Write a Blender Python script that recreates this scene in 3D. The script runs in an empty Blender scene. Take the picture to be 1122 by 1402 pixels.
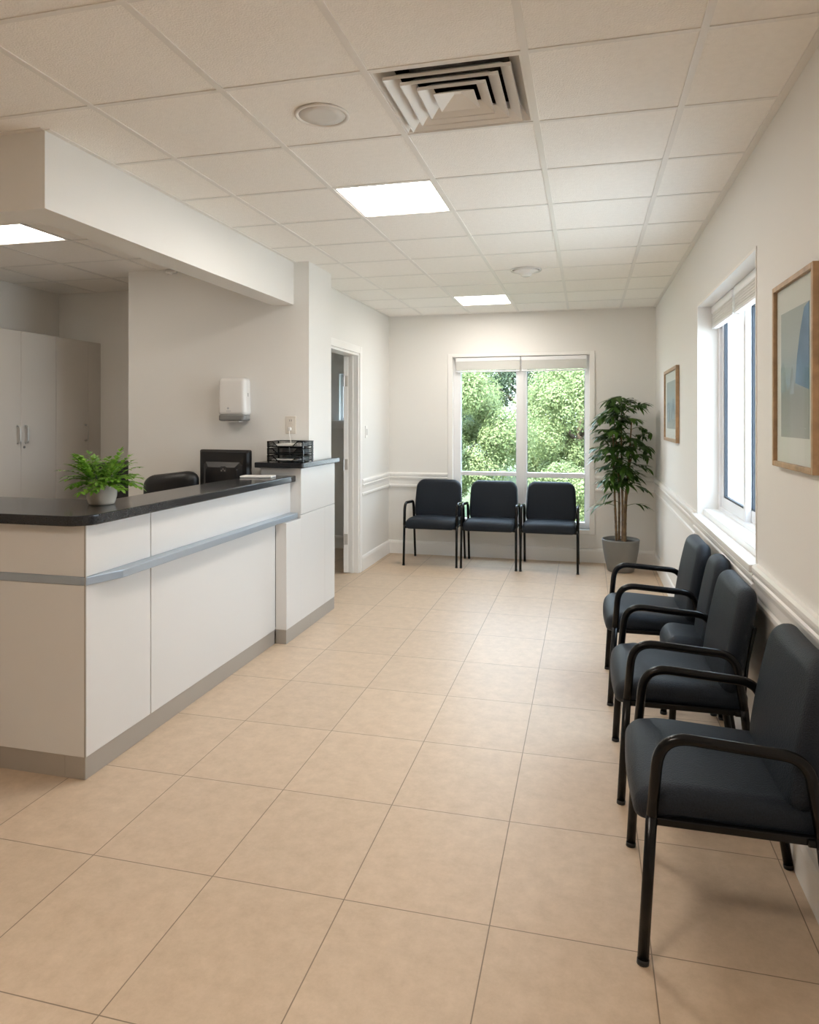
import bpy, bmesh, math, random
import numpy as np
from mathutils import Vector, Matrix, noise
random.seed(7)
PI = math.pi
scene = bpy.context.scene
COL = scene.collection

# ------------------------------------------------------------------ camera
CAM_F, CAM_HORIZON, CAM_VPX = 960.0, 573.0, 804.0
cam_d = bpy.data.cameras.new('camera')
cam = bpy.data.objects.new('camera', cam_d)
COL.objects.link(cam)
cam.location = (0, 0, 1.45)
cam.rotation_euler = (PI / 2, 0, math.atan((CAM_VPX - 561) / CAM_F))
cam_d.sensor_fit = 'VERTICAL'
cam_d.sensor_height = 36.0
cam_d.lens = 36.0 * CAM_F / 1402
cam_d.shift_y = -(701 - CAM_HORIZON) / 1402
cam_d.clip_start = 0.05
cam_d.clip_end = 300
scene.camera = cam

# ------------------------------------------------------------------ light
scene.view_settings.view_transform = 'Standard'
scene.view_settings.look = 'None'
scene.view_settings.gamma = 1.0
scene.view_settings.use_curve_mapping = False
EXPOSURE = 0.40
scene.view_settings.exposure = EXPOSURE
SKY_STRENGTH = 8.8
SUN_STRENGTH = 15.0
LAMP_COLOR, LAMP_STRENGTH = (1.0, 0.925, 0.84), 24.0
RECEPTION_LAMP_STRENGTH = 9.0
FAR_LAMP_STRENGTH = 20.0
ADDED_LAMP_STRENGTH = 34.0
scene.cycles.max_bounces = 12
scene.cycles.diffuse_bounces = 8
scene.cycles.glossy_bounces = 4
scene.cycles.transparent_max_bounces = 12
scene.cycles.sample_clamp_indirect = 6.0
scene.cycles.caustics_reflective = False
scene.cycles.caustics_refractive = False

world = bpy.data.worlds.new('sky')
scene.world = world
world.use_nodes = True
wn = world.node_tree
wn.nodes.clear()
w_out = wn.nodes.new('ShaderNodeOutputWorld')
w_bg = wn.nodes.new('ShaderNodeBackground')
w_tc = wn.nodes.new('ShaderNodeTexCoord')
w_sep = wn.nodes.new('ShaderNodeSeparateXYZ')
w_ramp = wn.nodes.new('ShaderNodeValToRGB')
w_ramp.color_ramp.elements[0].position = 0.0
w_ramp.color_ramp.elements[0].color = (0.80, 0.90, 1.0, 1)
w_ramp.color_ramp.elements[1].position = 0.8
w_ramp.color_ramp.elements[1].color = (0.62, 0.80, 1.0, 1)
wn.links.new(w_tc.outputs['Generated'], w_sep.inputs[0])
wn.links.new(w_sep.outputs['Z'], w_ramp.inputs[0])
wn.links.new(w_ramp.outputs[0], w_bg.inputs[0])
w_bg.inputs[1].default_value = SKY_STRENGTH
wn.links.new(w_bg.outputs[0], w_out.inputs[0])

sun_d = bpy.data.lights.new('sun', 'SUN')
sun_d.energy = SUN_STRENGTH
sun_d.angle = math.radians(2)
sun_d.color = (1.0, 0.95, 0.86)
sun = bpy.data.objects.new('sun', sun_d)
COL.objects.link(sun)
sun.location = (0, -6, 12)
sun.rotation_euler = Vector((0.30, 0.62, -0.78)).to_track_quat('-Z', 'Y').to_euler()


def portal(name, loc, direction, sx, sy):
    d = bpy.data.lights.new(name, 'AREA')
    d.shape = 'RECTANGLE'
    d.size, d.size_y = sx, sy
    d.cycles.is_portal = True
    o = bpy.data.objects.new(name, d)
    COL.objects.link(o)
    o.location = loc
    o.rotation_euler = Vector(direction).to_track_quat('-Z', 'Y').to_euler()


portal('window_portal', (-0.675, 7.56, 1.21), (0, -1, 0), 1.42, 1.78)
portal('window_portal', (0.868, 3.83, 1.5), (-1, 0, 0), 1.56, 1.3)

# ------------------------------------------------------------------ materials
MATS = {}


def mat(name, color, rough=0.5, metal=0.0, bump=0.0, bscale=80.0, var=0.0, vscale=6.0, spec=0.5, coat=0.0, sheen=0.0, trans=0.0):
    if name in MATS:
        return MATS[name]
    m = bpy.data.materials.new(name)
    m.use_nodes = True
    nt = m.node_tree
    b = nt.nodes['Principled BSDF']
    b.inputs['Base Color'].default_value = (*color, 1)
    b.inputs['Roughness'].default_value = rough
    b.inputs['Metallic'].default_value = metal
    b.inputs['Specular IOR Level'].default_value = spec
    b.inputs['Coat Weight'].default_value = coat
    b.inputs['Coat Roughness'].default_value = 0.15
    b.inputs['Sheen Weight'].default_value = sheen
    b.inputs['Sheen Roughness'].default_value = 0.5
    tc = nt.nodes.new('ShaderNodeTexCoord')
    if var > 0:
        n = nt.nodes.new('ShaderNodeTexNoise')
        n.inputs['Scale'].default_value = vscale
        n.inputs['Detail'].default_value = 5
        nt.links.new(tc.outputs['Object'], n.inputs['Vector'])
        r = nt.nodes.new('ShaderNodeValToRGB')
        r.color_ramp.elements[0].position = 0.3
        r.color_ramp.elements[1].position = 0.7
        r.color_ramp.elements[0].color = (*[c * (1 - var) for c in color], 1)
        r.color_ramp.elements[1].color = (*[min(1, c * (1 + var)) for c in color], 1)
        nt.links.new(n.outputs[0], r.inputs[0])
        nt.links.new(r.outputs[0], b.inputs['Base Color'])
    if bump > 0:
        n2 = nt.nodes.new('ShaderNodeTexNoise')
        n2.inputs['Scale'].default_value = bscale
        n2.inputs['Detail'].default_value = 3
        nt.links.new(tc.outputs['Object'], n2.inputs['Vector'])
        bp = nt.nodes.new('ShaderNodeBump')
        bp.inputs['Strength'].default_value = bump
        bp.inputs['Distance'].default_value = 0.01
        nt.links.new(n2.outputs[0], bp.inputs['Height'])
        nt.links.new(bp.outputs[0], b.inputs['Normal'])
    MATS[name] = m
    return m


WALL = mat('wall_paint', (0.80, 0.79, 0.765), 0.55, bump=0.04, bscale=120)
TRIM = mat('trim_paint', (0.86, 0.85, 0.83), 0.35)
WINFRAME = mat('white_window_frame', (0.86, 0.87, 0.89), 0.3)
CEIL = mat('ceiling_tile', (0.91, 0.885, 0.85), 0.9, bump=0.25, bscale=160, var=0.02, vscale=40)
TBAR = mat('ceiling_bar', (0.80, 0.78, 0.75), 0.4)
LAM = mat('white_laminate', (0.70, 0.69, 0.675), 0.30)
KICK = mat('grey_plinth_metal', (0.42, 0.39, 0.35), 0.4, metal=0.3)
ALU = mat('brushed_aluminium', (0.42, 0.48, 0.55), 0.35, metal=0.5)
GRANITE = mat('dark_granite', (0.022, 0.023, 0.026), 0.16, var=0.5, vscale=180, spec=0.5)
GROOVE = mat('joint_shadow_gap', (0.20, 0.19, 0.18), 0.7)
FABRIC = mat('charcoal_upholstery', (0.010, 0.0145, 0.022), 0.48, bump=0.35, bscale=260, var=0.3, vscale=240, spec=0.24)
BLACKM = mat('black_metal', (0.006, 0.006, 0.0065), 0.24, spec=0.25)
BLACKP = mat('black_plastic', (0.010, 0.010, 0.011), 0.35)
DARKP = mat('dark_grey_plastic', (0.03, 0.032, 0.035), 0.5)
WHITEP = mat('white_plastic', (0.80, 0.79, 0.77), 0.22)
GREYP = mat('grey_plastic', (0.22, 0.22, 0.215), 0.35)
PAPER = mat('paper', (0.82, 0.81, 0.78), 0.8)
INK = mat('grey_ink', (0.25, 0.27, 0.32), 0.6)
CAB = mat('cabinet_laminate', (0.62, 0.585, 0.54), 0.4)
STEEL = mat('satin_steel', (0.55, 0.54, 0.52), 0.28, metal=0.9)
WOODF = mat('oak_frame', (0.42, 0.27, 0.15), 0.4, var=0.2, vscale=25)
MATBOARD = mat('mat_board', (0.78, 0.76, 0.72), 0.8)
CERAMIC = mat('cream_glazed_ceramic', (0.66, 0.60, 0.52), 0.22, var=0.06, vscale=18)
CONCRETE = mat('grey_planter', (0.20, 0.198, 0.19), 0.55, var=0.05, vscale=10)
SOIL = mat('soil', (0.030, 0.022, 0.014), 0.95, bump=0.6, bscale=60)
CANE = mat('palm_cane', (0.16, 0.095, 0.04), 0.6, var=0.4, vscale=30)
FILEM = mat('dark_file_cabinet', (0.018, 0.019, 0.022), 0.5)
SPEAKG = mat('speaker_grille', (0.70, 0.685, 0.66), 0.6)
VENTM = mat('vent_metal', (0.84, 0.82, 0.79), 0.4)
DARKBOX = mat('duct_dark', (0.10, 0.09, 0.08), 0.8, var=0.6, vscale=20)
BLIND = mat('blind_slats', (0.72, 0.72, 0.69), 0.55)
GASKET = mat('dark_gasket', (0.03, 0.04, 0.055), 0.5)
GRASS = mat('lawn', (0.07, 0.10, 0.04), 0.9, var=0.3, vscale=3)
BOUNCE_PAVING = mat('bounce_paving', (0.58, 0.56, 0.53), 0.9, var=0.1, vscale=3)
BARK = mat('bark', (0.10, 0.075, 0.05), 0.9, var=0.3, vscale=8)
PALEWALL = mat('pale_render', (0.78, 0.80, 0.82), 0.8)
PALEGLASS = mat('building_glass', (0.30, 0.40, 0.50), 0.15)


def leaf_mat(name, c1, c2, rough=0.45, transl=0.25):
    m = bpy.data.materials.new(name)
    m.use_nodes = True
    nt = m.node_tree
    b = nt.nodes['Principled BSDF']
    out = nt.nodes['Material Output']
    b.inputs['Roughness'].default_value = rough
    geo = nt.nodes.new('ShaderNodeNewGeometry')
    r = nt.nodes.new('ShaderNodeValToRGB')
    r.color_ramp.elements[0].color = (*c1, 1)
    r.color_ramp.elements[1].color = (*c2, 1)
    nt.links.new(geo.outputs['Random Per Island'], r.inputs[0])
    nt.links.new(r.outputs[0], b.inputs['Base Color'])
    t = nt.nodes.new('ShaderNodeBsdfTranslucent')
    nt.links.new(r.outputs[0], t.inputs[0])
    mx = nt.nodes.new('ShaderNodeMixShader')
    mx.inputs[0].default_value = transl
    nt.links.new(b.outputs[0], mx.inputs[1])
    nt.links.new(t.outputs[0], mx.inputs[2])
    nt.links.new(mx.outputs[0], out.inputs[0])
    return m


FERN = leaf_mat('fern_leaf', (0.10, 0.26, 0.02), (0.26, 0.48, 0.06))
PALM = leaf_mat('palm_leaf', (0.020, 0.058, 0.008), (0.070, 0.145, 0.020), 0.38)
TREE1 = leaf_mat('tree_leaf_light', (0.16, 0.215, 0.09), (0.26, 0.31, 0.135), 0.6, 0.45)
TREE2 = leaf_mat('tree_leaf_mid', (0.045, 0.080, 0.042), (0.085, 0.125, 0.065), 0.6, 0.35)

def emission(name, color, strength):
    m = bpy.data.materials.new(name)
    m.use_nodes = True
    nt = m.node_tree
    nt.nodes.clear()
    o = nt.nodes.new('ShaderNodeOutputMaterial')
    e = nt.nodes.new('ShaderNodeEmission')
    e.inputs[0].default_value = (*color, 1)
    e.inputs[1].default_value = strength
    nt.links.new(e.outputs[0], o.inputs[0])
    return m


LAMP = emission('lamp_diffuser', LAMP_COLOR, LAMP_STRENGTH)
LAMP_DIM = emission('reception_lamp_diffuser', (1.0, 0.90, 0.78), RECEPTION_LAMP_STRENGTH)


def glass_mat(name='clear_glass', n=1.35):
    m = bpy.data.materials.new(name)
    m.use_nodes = True
    nt = m.node_tree
    nt.nodes.clear()
    o = nt.nodes.new('ShaderNodeOutputMaterial')
    t = nt.nodes.new('ShaderNodeBsdfTransparent')
    t.inputs[0].default_value = (0.96, 0.98, 0.98, 1)
    g = nt.nodes.new('ShaderNodeBsdfGlossy')
    g.inputs['Roughness'].default_value = 0.02
    fr = nt.nodes.new('ShaderNodeFresnel')
    geo = nt.nodes.new('ShaderNodeNewGeometry')
    ior = nt.nodes.new('ShaderNodeMapRange')      # the Fresnel node flips the index on back faces; flip it back for thin panes
    ior.inputs['To Min'].default_value = n
    ior.inputs['To Max'].default_value = 1 / n
    nt.links.new(geo.outputs['Backfacing'], ior.inputs['Value'])
    nt.links.new(ior.outputs[0], fr.inputs[0])
    mx = nt.nodes.new('ShaderNodeMixShader')
    nt.links.new(fr.outputs[0], mx.inputs[0])
    nt.links.new(t.outputs[0], mx.inputs[1])
    nt.links.new(g.outputs[0], mx.inputs[2])
    nt.links.new(mx.outputs[0], o.inputs[0])
    return m


GLASS = glass_mat()
PICGLASS = glass_mat('non_reflective_picture_glass', 1.10)
for _n in PICGLASS.node_tree.nodes:
    if _n.type == 'MIX_SHADER':
        for _l in list(_n.inputs[0].links):
            PICGLASS.node_tree.links.remove(_l)
        _n.inputs[0].default_value = 0.03


def floor_mat():
    m = bpy.data.materials.new('beige_floor_tile')
    m.use_nodes = True
    nt = m.node_tree
    L = nt.links.new
    b = nt.nodes['Principled BSDF']
    geo = nt.nodes.new('ShaderNodeNewGeometry')
    sep = nt.nodes.new('ShaderNodeSeparateXYZ')
    L(geo.outputs['Position'], sep.inputs[0])

    def M(op, a, c=None):
        n = nt.nodes.new('ShaderNodeMath')
        n.operation = op
        for i, v in enumerate((a, c)):
            if v is None:
                continue
            if isinstance(v, (int, float)):
                n.inputs[i].default_value = v
            else:
                L(v, n.inputs[i])
        return n.outputs[0]
    TX, TY, OX, OY = 0.440, 0.534, -0.710, 2.000
    u = M('DIVIDE', M('SUBTRACT', sep.outputs['X'], OX), TX)
    v = M('DIVIDE', M('SUBTRACT', sep.outputs['Y'], OY), TY)
    fu = M('FRACT', u)
    fv = M('FRACT', v)
    du = M('MULTIPLY', M('MINIMUM', fu, M('SUBTRACT', 1.0, fu)), TX)
    dv = M('MULTIPLY', M('MINIMUM', fv, M('SUBTRACT', 1.0, fv)), TY)
    d = M('MINIMUM', du, dv)
    edge = nt.nodes.new('ShaderNodeMapRange')
    edge.inputs['From Min'].default_value = 0.0011
    edge.inputs['From Max'].default_value = 0.0022
    L(d, edge.inputs['Value'])
    comb = nt.nodes.new('ShaderNodeCombineXYZ')
    L(M('FLOOR', u), comb.inputs[0])
    L(M('FLOOR', v), comb.inputs[1])
    wn_ = nt.nodes.new('ShaderNodeTexWhiteNoise')
    L(comb.outputs[0], wn_.inputs['Vector'])
    n1 = nt.nodes.new('ShaderNodeTexNoise')
    n1.inputs['Scale'].default_value = 14.0
    n1.inputs['Detail'].default_value = 9
    n1.inputs['Roughness'].default_value = 0.75
    L(geo.outputs['Position'], n1.inputs['Vector'])
    r = nt.nodes.new('ShaderNodeValToRGB')
    r.color_ramp.elements[0].position = 0.32
    r.color_ramp.elements[1].position = 0.70
    r.color_ramp.elements[0].color = (0.520, 0.392, 0.276, 1)
    r.color_ramp.elements[1].color = (0.650, 0.505, 0.370, 1)
    L(n1.outputs[0], r.inputs[0])
    hsv = nt.nodes.new('ShaderNodeHueSaturation')
    L(r.outputs[0], hsv.inputs['Color'])
    L(M('ADD', M('MULTIPLY', wn_.outputs[0], 0.06), 0.97), hsv.inputs['Value'])
    mix = nt.nodes.new('ShaderNodeMix')
    mix.data_type = 'RGBA'
    mix.inputs['A'].default_value = (0.23, 0.17, 0.115, 1)
    L(edge.outputs[0], mix.inputs['Factor'])
    L(hsv.outputs[0], mix.inputs['B'])
    L(mix.outputs['Result'], b.inputs['Base Color'])
    n2 = nt.nodes.new('ShaderNodeTexNoise')
    n2.inputs['Scale'].default_value = 14
    n2.inputs['Detail'].default_value = 5
    L(geo.outputs['Position'], n2.inputs['Vector'])
    rr = nt.nodes.new('ShaderNodeMapRange')
    b.inputs['Specular IOR Level'].default_value = 0.4
    rr.inputs['To Min'].default_value = 0.38
    rr.inputs['To Max'].default_value = 0.50
    L(n2.outputs[0], rr.inputs['Value'])
    L(rr.outputs[0], b.inputs['Roughness'])
    bp = nt.nodes.new('ShaderNodeBump')
    bp.inputs['Strength'].default_value = 0.35
    bp.inputs['Distance'].default_value = 0.002
    L(edge.outputs[0], bp.inputs['Height'])
    L(bp.outputs[0], b.inputs['Normal'])
    return m


FLOORM = floor_mat()


def art_mat(name, seed, towers):
    m = bpy.data.materials.new(name)
    m.use_nodes = True
    nt = m.node_tree
    L = nt.links.new
    b = nt.nodes['Principled BSDF']
    b.inputs['Roughness'].default_value = 0.7
    tc = nt.nodes.new('ShaderNodeTexCoord')
    mp = nt.nodes.new('ShaderNodeMapping')
    mp.inputs['Location'].default_value = (seed, seed, seed)
    L(tc.outputs['Generated'], mp.inputs[0])
    n = nt.nodes.new('ShaderNodeTexNoise')
    n.inputs['Scale'].default_value = 5
    n.inputs['Detail'].default_value = 6
    L(mp.outputs[0], n.inputs['Vector'])
    sep = nt.nodes.new('ShaderNodeSeparateXYZ')
    L(tc.outputs['Generated'], sep.inputs[0])
    add = nt.nodes.new('ShaderNodeMath')
    add.operation = 'MULTIPLY_ADD'
    add.inputs[1].default_value = 0.16
    L(n.outputs[0], add.inputs[0])
    L(sep.outputs['Z'], add.inputs[2])
    r = nt.nodes.new('ShaderNodeValToRGB')
    e = r.color_ramp.elements
    e[0].position = 0.05
    e[0].color = (0.46, 0.46, 0.44, 1)
    e[1].position = 1.0
    e[1].color = (0.44, 0.47, 0.46, 1)
    for p, c in ((0.36, (0.36, 0.37, 0.36)), (0.46, (0.34, 0.36, 0.37)), (0.52, (0.36, 0.45, 0.54)), (0.72, (0.44, 0.48, 0.49))):
        k = e.new(p)
        k.color = (*c, 1)
    L(add.outputs[0], r.inputs[0])
    L(r.outputs[0], b.inputs['Base Color'])
    return m


ART1 = art_mat('watercolour_near', 2.0, True)
ART2 = art_mat('watercolour_far', 9.0, False)
ARTBLUE = mat('watercolour_blue', (0.17, 0.28, 0.43), 0.8, var=0.25, vscale=9)
ARTGREY = mat('watercolour_grey', (0.36, 0.41, 0.45), 0.8, var=0.2, vscale=12)

# ------------------------------------------------------------------ helpers


def link_bm(name, bm, m, parent=None, smooth=False, loc=None):
    me = bpy.data.meshes.new(name)
    bmesh.ops.recalc_face_normals(bm, faces=bm.faces)
    bm.to_mesh(me)
    bm.free()
    ms = m if isinstance(m, (list, tuple)) else [m]
    for x in ms:
        me.materials.append(x)
    if smooth:
        me.polygons.foreach_set('use_smooth', [True] * len(me.polygons))
    o = bpy.data.objects.new(name, me)
    COL.objects.link(o)
    if parent is not None:
        o.parent = parent
    if loc is not None:
        o.location = loc
    return o


def bevel(o, w=0.002, seg=2):
    md = o.modifiers.new('bevel', 'BEVEL')
    md.width = w
    md.segments = seg
    md.limit_method = 'ANGLE'
    md.angle_limit = math.radians(40)
    return o


def box(bm, x0, x1, y0, y1, z0, z1, mi=0):
    vs = [bm.verts.new((x, y, z)) for x in (x0, x1) for y in (y0, y1) for z in (z0, z1)]
    for q in ((0, 1, 3, 2), (4, 6, 7, 5), (0, 4, 5, 1), (2, 3, 7, 6), (0, 2, 6, 4), (1, 5, 7, 3)):
        f = bm.faces.new([vs[i] for i in q])
        f.material_index = mi


def boxes(name, lst, m, parent=None, bev=0.0, seg=2):
    bm = bmesh.new()
    for b in lst:
        box(bm, *b)
    o = link_bm(name, bm, m, parent)
    if bev:
        bevel(o, bev, seg)
    return o


def rbox(bm, w, d, h, r, fn=None, n=5, m=6):
    """rounded box (elliptic corner radii r=(rx,ry,rz)); fn deforms each point"""
    if not isinstance(r, (tuple, list)):
        r = (r, r, r)
    half = (w / 2, d / 2, h / 2)
    r = tuple(min(a, b * 0.999) for a, b in zip(r, half))

    def ax(i):
        c = half[i] - r[i]
        out = []
        for k in range(n):
            a = (PI / 4) * (1 - k / n)
            out.append(-c - r[i] * math.tan(a))
        for k in range(m + 1):
            out.append(-c + 2 * c * k / m)
        for k in range(1, n + 1):
            out.append(c + r[i] * math.tan(PI / 4 * k / n))
        return out
    A = [ax(i) for i in range(3)]
    cache = {}

    def vert(p):
        key = tuple(round(x, 6) for x in p)
        if key in cache:
            return cache[key]
        inner = [max(-(half[i] - r[i]), min(half[i] - r[i], p[i])) for i in range(3)]
        q = [(p[i] - inner[i]) / r[i] for i in range(3)]
        l = math.sqrt(sum(x * x for x in q)) or 1
        pt = Vector([inner[i] + r[i] * q[i] / l for i in range(3)])
        if fn:
            pt = Vector(fn(pt))
        cache[key] = bm.verts.new(pt)
        return cache[key]
    for i in range(3):
        j, k = (i + 1) % 3, (i + 2) % 3
        for s in (-1, 1):
            for a in range(len(A[j]) - 1):
                for b in range(len(A[k]) - 1):
                    quad = []
                    for (da, db) in ((0, 0), (1, 0), (1, 1), (0, 1)):
                        p = [0, 0, 0]
                        p[i] = s * half[i]
                        p[j] = A[j][a + da]
                        p[k] = A[k][b + db]
                        quad.append(vert(p))
                    if s < 0:
                        quad.reverse()
                    if len(set(quad)) == 4:
                        bm.faces.new(quad)


def fillet(pts, rad, seg=6):
    pts = [Vector(p) for p in pts]
    out = [pts[0]]
    for i in range(1, len(pts) - 1):
        a, b, c = pts[i - 1], pts[i], pts[i + 1]
        r = rad[i] if isinstance(rad, (list, tuple)) else rad
        if r <= 0:
            out.append(b)
            continue
        u, v = (a - b).normalized(), (c - b).normalized()
        ang = u.angle(v)
        t = min(r / math.tan(ang / 2), (a - b).length * 0.49, (c - b).length * 0.49)
        p, q = b + u * t, b + v * t
        for k in range(seg + 1):
            s = k / seg
            out.append((1 - s) ** 2 * p + 2 * s * (1 - s) * b + s * s * q)
    out.append(pts[-1])
    return out


def tube(bm, pts, r, n=10, r2=None, cap=True, up=(1, 0, 0)):
    """sweep an ellipse (r across 'up', r2 along) along pts; r may be a list of radii"""
    pts = [Vector(p) for p in pts]
    rings = []
    up = Vector(up)
    for i, p in enumerate(pts):
        t = (pts[min(i + 1, len(pts) - 1)] - pts[max(i - 1, 0)]).normalized()
        s = up - t * up.dot(t)
        if s.length < 1e-4:
            s = Vector((0, 1, 0)) - t * t.y
        s.normalize()
        u = t.cross(s)
        ra = r[i] if isinstance(r, (list, tuple)) else r
        rb = ra if r2 is None else r2
        rings.append([bm.verts.new(p + s * (ra * math.cos(2 * PI * k / n)) + u * (rb * math.sin(2 * PI * k / n))) for k in range(n)])
    for a, b in zip(rings, rings[1:]):
        for k in range(n):
            bm.faces.new((a[k], a[(k + 1) % n], b[(k + 1) % n], b[k]))
    if cap:
        bm.faces.new(list(reversed(rings[0])))
        bm.faces.new(rings[-1])


def lathe(bm, prof, n=32, cx=0, cy=0, cap0=True, cap1=True):
    rings = []
    for (r, z) in prof:
        rings.append([bm.verts.new((cx + r * math.cos(2 * PI * k / n), cy + r * math.sin(2 * PI * k / n), z)) for k in range(n)])
    for a, b in zip(rings, rings[1:]):
        for k in range(n):
            bm.faces.new((a[k], a[(k + 1) % n], b[(k + 1) % n], b[k]))
    if cap0:
        bm.faces.new(list(reversed(rings[0])))
    if cap1:
        bm.faces.new(rings[-1])


def prism(bm, poly, z0, z1):
    a = [bm.verts.new((x, y, z0)) for x, y in poly]
    b = [bm.verts.new((x, y, z1)) for x, y in poly]
    n = len(poly)
    for i in range(n):
        bm.faces.new((a[i], a[(i + 1) % n], b[(i + 1) % n], b[i]))
    bm.faces.new(list(reversed(a)))
    bm.faces.new(b)


def profile_run(bm, prof, p0, p1, nrm):
    """extrude a (offset from wall, height) profile from p0 to p1 on a wall with inward normal nrm"""
    p0, p1, nrm = Vector(p0), Vector(p1), Vector(nrm)
    a = [bm.verts.new(p0 + nrm * o + Vector((0, 0, z))) for o, z in prof]
    b = [bm.verts.new(p1 + nrm * o + Vector((0, 0, z))) for o, z in prof]
    n = len(prof)
    for i in range(n):
        bm.faces.new((a[i], a[(i + 1) % n], b[(i + 1) % n], b[i]))
    bm.faces.new(list(reversed(a)))
    bm.faces.new(b)


def struct(o):
    o['kind'] = 'structure'
    return o


def tag(o, label, cat, group=None):
    o['label'] = label
    o['category'] = cat
    if group:
        o['group'] = group
    return o


def thing(name, label, cat, loc=(0, 0, 0), rotz=0.0, group=None):
    o = bpy.data.objects.new(name, None)
    o.empty_display_size = 0.1
    COL.objects.link(o)
    o.location = loc
    o.rotation_euler = (0, 0, rotz)
    return tag(o, label, cat, group)


def dup(root, loc, rotz, label, group=None):
    r = root.copy()
    COL.objects.link(r)
    r.location = loc
    r.rotation_euler = (0, 0, rotz)
    r['label'] = label
    if group:
        r['group'] = group
    for ch in list(root.children):
        c = ch.copy()
        COL.objects.link(c)
        c.parent = r
        for g in list(ch.children):
            d = g.copy()
            COL.objects.link(d)
            d.parent = c
    return r


# ------------------------------------------------------------------ the room
XR, YB, XL, ZC = 0.66, 7.30, -2.08, 2.55        # right wall, back wall, far left wall, ceiling
YF, XO = -2.6, -4.53                            # wall behind the camera, outer left wall
PIER_X, PIER_Y, PIER_Y2 = -1.885, 4.58, 5.02
RW_Y0, RW_Y1, RW_Z0, RW_Z1 = 3.06, 4.60, 0.865, 2.14    # right window opening
BW_X0, BW_X1, BW_Z0, BW_Z1 = -1.375, 0.025, 0.33, 2.095  # back window opening
D_Y0, D_Y1, D_Z = 5.46, 6.27, 2.06              # doorway
ZT = 2.80
TH = 0.25
THR = 0.20

struct(boxes('floor', [(XO - 0.3, XR + THR, YF - 0.2, YB + TH, -0.25, 0.0)], FLOORM))
struct(boxes('wall_right', [
    (XR, XR + THR, YF - 0.2, RW_Y0, 0, ZT), (XR, XR + THR, RW_Y1, YB + TH, 0, ZT),
    (XR, XR + THR, RW_Y0, RW_Y1, 0, RW_Z0), (XR, XR + THR, RW_Y0, RW_Y1, RW_Z1, ZT)], WALL))
struct(boxes('wall_back', [
    (XL - 0.12, BW_X0, YB, YB + TH, 0, ZT), (BW_X1, XR, YB, YB + TH, 0, ZT),
    (BW_X0, BW_X1, YB, YB + TH, 0, BW_Z0), (BW_X0, BW_X1, YB, YB + TH, BW_Z1, ZT)], WALL))
struct(boxes('wall_left', [
    (XL - 0.12, XL, PIER_Y2, D_Y0, 0, ZT), (XL - 0.12, XL, D_Y1, YB, 0, ZT), (XL - 0.12, XL, D_Y0, D_Y1, D_Z, ZT)], WALL))
struct(boxes('wall_reception', [(-3.335, PIER_X, PIER_Y, PIER_Y2, 0, ZT)], WALL))
struct(boxes('wall_recess', [(XO - 0.2, -3.0, 5.255, 5.40, 0, ZT), (-3.135, -3.0, PIER_Y2, 5.255, 0, ZT)], WALL))
struct(boxes('wall_outer', [(XO - 0.2, XO, YF - 0.2, 5.255, 0, ZT)], WALL))
struct(boxes('wall_front', [(XO, XR, YF - 0.2, YF, 0, ZT)], WALL))
struct(boxes('roof_light_block', [(XO - 0.4, XR + THR + 0.1, YF - 0.3, YB + TH + 0.1, ZT, ZT + 0.2)], WALL))  # unseen slab added over the ceiling to keep sun and sky out

# bulkhead that rings the reception area
BX0, BX1, BY0, BZ = -2.16, -2.00, 2.245, 2.25
struct(boxes('beam_reception', [(BX0, BX1, BY0, PIER_Y, BZ, ZC + 0.05), (XO, BX0, BY0, BY0 + 0.16, BZ, ZC + 0.05)], WALL))

# ceiling of lay-in tiles, cell by cell, open where lamps and the air diffuser sit
GX0, GDX, GY0, GDY = -1.690, 0.503, 2.120, 0.5150
GR = dict(x0=-3.09, dx=0.53, y0=3.685, dy=0.53)
LAMP_CELLS = {(1, 2), (1, 8), (1, -4)}
VENT_CELL = (2, 0)


def grid_lines(a0, d, lo, hi):
    k0 = math.ceil((lo - a0) / d - 1e-6)
    out = []
    k = k0
    while a0 + k * d < hi - 1e-6:
        out.append(a0 + k * d)
        k += 1
    return out


def ceiling_region(bm, bars, x0, x1, y0, y1, gx, dx, gy, dy, holes):
    xs = [x0] + [v for v in grid_lines(gx, dx, x0, x1) if v > x0 + 1e-3] + [x1]
    ys = [y0] + [v for v in grid_lines(gy, dy, y0, y1) if v > y0 + 1e-3] + [y1]
    for i in range(len(xs) - 1):
        for j in range(len(ys) - 1):
            ci = math.floor(((xs[i] + xs[i + 1]) / 2 - gx) / dx)
            cj = math.floor(((ys[j] + ys[j + 1]) / 2 - gy) / dy)
            if (ci, cj) in holes:
                continue
            box(bm, xs[i], xs[i + 1], ys[j], ys[j + 1], ZC, ZC + 0.02)
    w = 0.0115
    for x in xs[1:-1]:
        box(bars, x - w, x + w, y0, y1, ZC - 0.0035, ZC)
    for y in ys[1:-1]:
        box(bars, x0, x1, y - w * 0.8, y + w * 0.8, ZC - 0.0028, ZC - 0.0003)


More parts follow.
